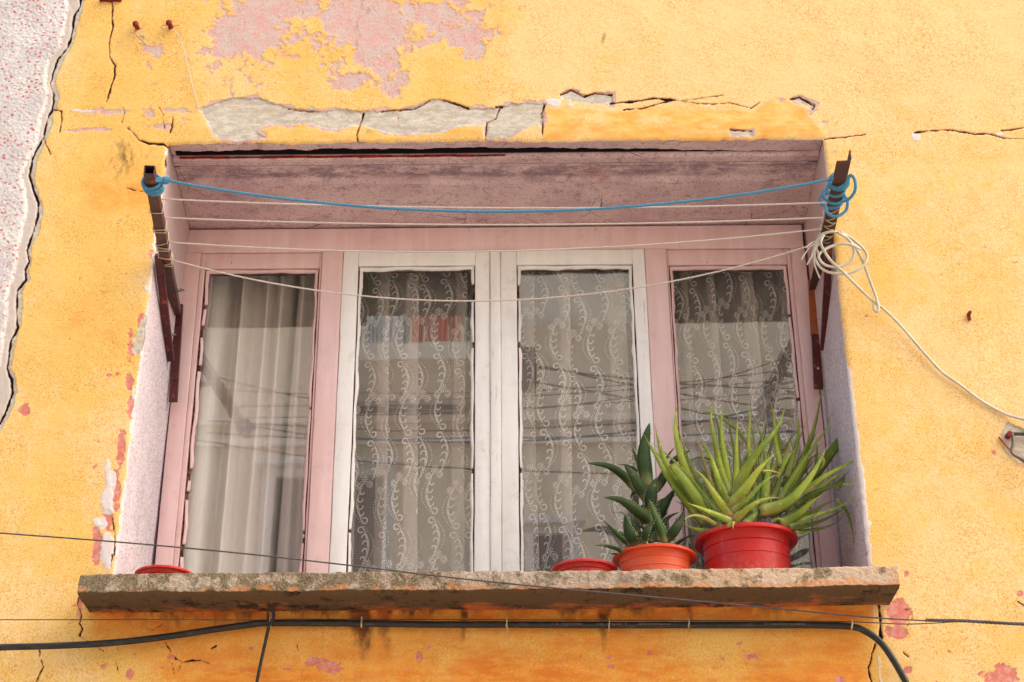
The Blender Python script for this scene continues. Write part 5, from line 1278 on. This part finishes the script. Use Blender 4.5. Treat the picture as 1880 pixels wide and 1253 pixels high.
for i, (fn, pts, w, mat, op) in enumerate(L1):
    mmu = mm1 if fn is c1 else mm2
    leaf(al1, 'leaf', [fn(*p) for p in pts], w*mmu*.92, mat, seed=i+1, face=(1 if i % 3 else -1), **op)
rngl = random.Random(21)
for i in range(34):                                       # slender inner leaves crowding the rosette
    bx_ = rngl.uniform(1305, 1440); ang = (bx_-1365)/75+rngl.uniform(-.35, .35); Ln = rngl.uniform(90, 185); yb = rngl.uniform(925, 955); dy_ = rngl.uniform(.12, .22)
    tx = bx_+math.sin(ang*.9)*Ln; ty = yb-math.cos(ang*.8)*Ln; cv = rngl.uniform(-.12, .12)*Ln
    pts = [at(bx_, yb, dy_), at(bx_+(tx-bx_)*.35-cv*.6, yb+(ty-yb)*.4, dy_), at(bx_+(tx-bx_)*.7-cv*.5, yb+(ty-yb)*.75, dy_), at(tx, ty, dy_)]
    leaf(al1, 'leaf', pts, rngl.uniform(.010, .019), rngl.choice((A, A, Dk, Dk, M_dead)), seed=300+i, face=rngl.choice((1, -1)))
m = MB(); m.tube(crom([c1(735, 1200, .10), c1(730, 1120, .09), c1(735, 1040, .09), c1(750, 960, .10)], 5), [.016]*11+[.013, .011, .009, .007, .005], 12)
m.build('stem', simple('aloe_stem', (.42, .26, .12), .7, .3, 0, .2, 40), al1)

al2 = empty('aloe_plant', (pB[0], pB[1], pB[2]-.02)); tag(al2, 'dark green aloe with broad toothed leaves in the orange-red pot', 'aloe')
def c3(x, y, Y): return at(1050+x/4.475, 770+y/4.475, Y)
K = M_dark; Kb = M_darkb
L2 = [
 ([(625, 560, .15), (600, 400, .15), (595, 240, .15), (638, 32, .16)], 128, K), ([(520, 580, .17), (430, 470, .15), (300, 385, .13), (125, 360, .11)], 74, K),
 ([(620, 670, .13), (560, 560, .12), (490, 450, .11), (428, 370, .10)], 112, K), ([(650, 770, .11), (645, 680, .10), (660, 580, .09), (695, 480, .09)], 112, K),
 ([(680, 870, .12), (560, 770, .09), (400, 665, .07), (262, 642, .06)], 92, K), ([(690, 850, .16), (740, 740, .15), (790, 660, .15), (850, 570, .15)], 84, K),
 ([(680, 600, .19), (770, 450, .19), (860, 320, .20), (972, 258, .20)], 88, K), ([(570, 420, .18), (535, 330, .18), (510, 270, .18), (494, 218, .18)], 46, Kb),
 ([(740, 400, .21), (780, 320, .21), (810, 270, .21), (852, 225, .21)], 32, K), ([(490, 1040, .10), (400, 970, .08), (320, 890, .07), (243, 813, .06)], 54, Kb),
 ([(520, 1040, .07), (480, 960, .05), (450, 870, .05), (436, 782, .05)], 92, K), ([(530, 960, .11), (505, 860, .11), (490, 790, .11), (487, 732, .11)], 44, Kb),
 ([(770, 1020, .06), (720, 880, .05), (670, 760, .05), (633, 655, .05)], 66, Kb), ([(590, 1020, .06), (605, 940, .04), (640, 870, .04), (690, 826, .04)], 66, K),
 ([(770, 1000, .07), (840, 920, .05), (890, 840, .05), (930, 742, .05)], 80, Kb), ([(780, 960, .12), (785, 900, .12), (788, 850, .12), (790, 798, .12)], 44, Kb),
 ([(730, 900, .12), (770, 830, .12), (820, 790, .12), (890, 762, .12)], 58, K), ([(850, 1030, .13), (920, 985, .12), (970, 960, .12), (1030, 957, .12)], 36, K),
 ([(420, 1090, .09), (340, 1055, .06), (260, 1038, .05), (172, 1036, .04)], 50, K), ([(480, 1000, .14), (420, 950, .14), (360, 930, .14), (294, 928, .14)], 34, K),
 ([(540, 580, .20), (500, 610, .20), (490, 630, .20), (480, 657, .20)], 40, K), ([(640, 1000, .12), (650, 900, .12), (600, 780, .11), (590, 710, .11)], 60, Kb),
 ([(640, 740, .19), (580, 720, .19), (540, 712, .19), (505, 715, .19)], 40, K), ([(540, 430, .19), (500, 400, .19), (440, 375, .19), (362, 370, .18)], 24, Kb),
 ([(700, 700, .20), (760, 660, .20), (810, 640, .20), (870, 620, .20)], 50, K), ([(620, 960, .14), (590, 880, .14), (560, 820, .14), (520, 790, .14)], 60, K),
 ([(700, 1010, .11), (700, 900, .11), (690, 800, .11), (700, 700, .12)], 80, K), ([(560, 1000, .13), (550, 960, .13), (580, 930, .13), (520, 940, .13)], 50, K),
 ([(830, 1000, .11), (830, 900, .11), (850, 840, .11), (870, 790, .11)], 44, Kb), ([(720, 820, .17), (760, 790, .17), (780, 770, .17), (790, 745, .17)], 30, K),
 ([(640, 1010, .09), (655, 960, .09), (680, 930, .09), (690, 900, .09)], 50, Kb), ([(370, 1110, .08), (340, 1108, .07), (320, 1100, .07), (305, 1095, .07)], 26, K),
 ([(900, 1040, .12), (925, 1020, .12), (940, 1000, .12), (950, 985, .12)], 26, K), ([(600, 880, .10), (560, 880, .10), (530, 850, .10), (540, 880, .10)], 30, K),
]
for i, (pts, w, mat) in enumerate(L2):
    leaf(al2, 'leaf', [c3(*p) for p in pts], w*mm1, mat, seed=100+i, face=(1 if i % 2 else -1), lance=w > 60, belly=.28)
m = MB(); m.tube(crom([c3(650, 1080, .13), c3(650, 900, .14), c3(640, 720, .15), c3(625, 560, .155)], 6), .008, 10); m.build('stem', simple('dark_aloe_stem', (.06, .09, .03), .7), al2)

# ================================================================ THE OTHER SIDE OF THE STREET (seen as reflections in the panes)
GY = .365
def mir(x, y, Y):
    p = at(x, y, 2*GY-Y); return np.array([p[0], Y, p[2]])
YO = -8.4
M_opp = simple('beige_render_opposite', (.74, .64, .50), .9, .1, 0, .05, 1.2)
M_opp2 = simple('pale_render_opposite', (.80, .74, .64), .9, .1, 0, .05, 1.2)
M_dkwin = simple('dark_opening', (.03, .025, .025), .5, .4)
M_wht = simple('white_moulding', (.72, .70, .66), .7, .2)
opp = empty('house_opposite', (0, YO, 0)); tag(opp, 'beige house across the street mirrored in the window panes', 'house')
zt1 = mir(500, 600, YO)[2]
m = MB(); m.box((-14, YO-2.2, 0), (14, YO, zt1)); m.build('wall', M_opp, opp, False)
a, b = mir(895, 505, YO-1.5), mir(1215, 600, YO-1.5); m = MB(); m.box((a[0], YO-2.1, zt1+.002), (b[0], YO-1.5, a[2])); m.build('roof_storey', M_opp2, opp, False)
m = MB(); a, b = mir(640, 632, YO+.9), mir(884, 660, YO+.9); m.box((a[0], YO+.003, b[2]), (b[0], YO+.9, a[2])); m.build('balcony_slab', M_opp2, opp, False)
def opening(x0, y0, x1, y1, frame=None, arch=False):
    a, b = mir(x0, y0, YO+.01), mir(x1, y1, YO+.01); m = MB(); m.box((a[0], YO+.002, b[2]), (b[0], YO+.012, a[2])); o = m.build('window', M_dkwin, opp, False)
    if frame:
        m = MB(); w = frame
        m.box((a[0]-w, YO+.004, b[2]), (a[0], YO+.07, a[2]+w)); m.box((b[0], YO+.004, b[2]), (b[0]+w, YO+.07, a[2]+w)); m.box((a[0], YO+.004, a[2]), (b[0], YO+.07, a[2]+w))
        m.box((a[0]-w*1.6, YO+.004, a[2]+w+.002), (b[0]+w*1.6, YO+.14, a[2]+w*1.7)); m.build('window_surround', M_wht, o, False)
opening(665, 664, 845, 765)
opening(655, 880, 700, 1120, .09); opening(980, 985, 1050, 1120, .08); opening(505, 880, 548, 1150, .10); opening(1290, 870, 1360, 1120, .09)
opening(955, 640, 985, 720)
a, b = mir(972, 585, YO-1.49), mir(1072, 600, YO-1.49)
m = MB(); m.box((a[0], YO-1.498, zt1+.05), (b[0], YO-1.44, a[2])); o = m.build('window', M_wht, opp, False)
for yy in (772, 812, 1130):
    c = mir(900, yy, YO); m = MB(); m.box((-14, YO+.002, c[2]-.03), (14, YO+.05, c[2]+.03)); m.build('string_course', M_opp2, opp, False)
cl_cols = [((.62, .66, .68), 674, 690), ((.30, .52, .56), 693, 704), ((.74, .74, .76), 706, 738), ((.20, .30, .34), 741, 752), ((.60, .12, .07), 755, 776), ((.56, .16, .10), 780, 796), ((.70, .10, .07), 799, 822), ((.62, .20, .12), 825, 846), ((.34, .40, .28), 852, 882)]
for k, (cc, x0, x1) in enumerate(cl_cols):
    a, b = mir(x0, 582, YO+.85), mir(x1, 630, YO+.85); m = MB()
    n = 8
    for i in range(n):
        xa, xb_ = a[0]+(b[0]-a[0])*i/n, a[0]+(b[0]-a[0])*(i+1)/n; d0, d1 = .012*math.sin(i*1.9), .012*math.sin((i+1)*1.9)
        m.add([(xa, YO+.85+d0, b[2]), (xb_, YO+.85+d1, b[2]), (xb_, YO+.85+d1, a[2]), (xa, YO+.85+d0, a[2]), (xa, YO+.84+d0, b[2]), (xb_, YO+.84+d1, b[2]), (xb_, YO+.84+d1, a[2]), (xa, YO+.84+d0, a[2])], [(0, 1, 2, 3), (7, 6, 5, 4), (3, 2, 6, 7), (0, 4, 5, 1)])
    o = m.build('hanging_cloth', simple('cloth_dye', cc, .9), None, False)
    names = ['pale grey', 'teal', 'white', 'dark teal', 'dark red narrow', 'brick red', 'bright red', 'orange red', 'olive green']
    tag(o, names[k]+' cloth hung over the opposite balcony, seen mirrored in the second pane', 'laundry', 'laundry on the opposite balcony')
M_ocab = simple('street_cable', (.05, .045, .045), .6)
for k, (pts, lab) in enumerate(((((380, 772), (560, 783), (870, 792), (1500, 760)), 'street cable mirrored lowest but one in the panes'), (((380, 795), (700, 808), (1200, 800), (1500, 790)), 'street cable mirrored across the cream casements'), (((300, 800), (660, 848), (960, 866), (1500, 880)), 'lowest street cable mirrored in the panes'), (((900, 655), (1200, 715), (1500, 760)), 'upper street cable mirrored in the third pane'), (((900, 668), (1200, 700), (1500, 715)), 'second upper street cable mirrored in the third pane'), (((900, 690), (1200, 740), (1500, 800)), 'third upper street cable mirrored in the third pane'))):
    m = MB(); m.tube(crom([mir(x, y, -5.2) for x, y in pts], 8), .0055, 6); tag(m.build('street_cable', M_ocab), lab, 'cable', 'cables over the street')
# garden trees behind the opposite house
rng = random.Random(8)
M_fol = simple('dark_foliage', (.025, .045, .016), .8, .2, 0, .4, 3); M_bark = simple('bark', (.10, .07, .05), .9)
for k, (x, h, R_) in enumerate(((-5.5, 13.4, 2.4), (-2.6, 13.8, 2.6), (.3, 13.4, 2.5), (3.0, 14.2, 2.7), (6.0, 13.5, 2.6))):
    tr = empty('tree', (x, YO-4.9-1.5*0, 0)); tag(tr, ['tree behind the opposite house, far left of the row', 'tree behind the opposite house, second from the left', 'middle tree of the row behind the opposite house', 'tallest tree behind the opposite house', 'tree behind the opposite house, far right of the row'][k], 'tree', 'trees behind the opposite house')
    m = MB(); m.tube([(x, YO-4.9-1.5*0, 0), (x+.2, YO-4.9-1.5*0, h*.5), (x, YO-8.4, h*.85)], [.28, .2, .06], 8); m.build('trunk', M_bark, tr)
    rs = np.random.RandomState(k); n = 9000
    d = rs.normal(size=(n, 3)); d /= np.linalg.norm(d, axis=1)[:, None]; rr_ = (rs.rand(n, 1)**.45)*(1+.25*np.sin(d[:, :1]*7+k)*np.cos(d[:, 2:]*6))
    c = d*rr_*np.array([R_, R_*.8, R_*1.0])+np.array([x, YO-4.9-1.5*0, h-R_*1.0])
    t1 = rs.normal(size=(n, 3)); t1 /= np.linalg.norm(t1, axis=1)[:, None]; t2 = np.cross(t1, d); t2 /= np.linalg.norm(t2, axis=1)[:, None]+1e-9
    s_ = .14; vv = np.stack([c-t1*s_, c-t2*s_*.6, c+t1*s_, c+t2*s_*.6], 1).reshape(-1, 3)
    o = link('crown', np_mesh('crown', vv, np.arange(4*n).reshape(n, 4)), M_fol, tr, False); o['kind'] = 'stuff'
g = MB(); g.add([(-60, -60, 0), (60, -60, 0), (60, 30, 0), (-60, 30, 0)], [(0, 1, 2, 3)])
tag(g.build('street', simple('pale_paving', (.45, .42, .38), .9, .2, 0, .06, 3), None, False), kind='structure')
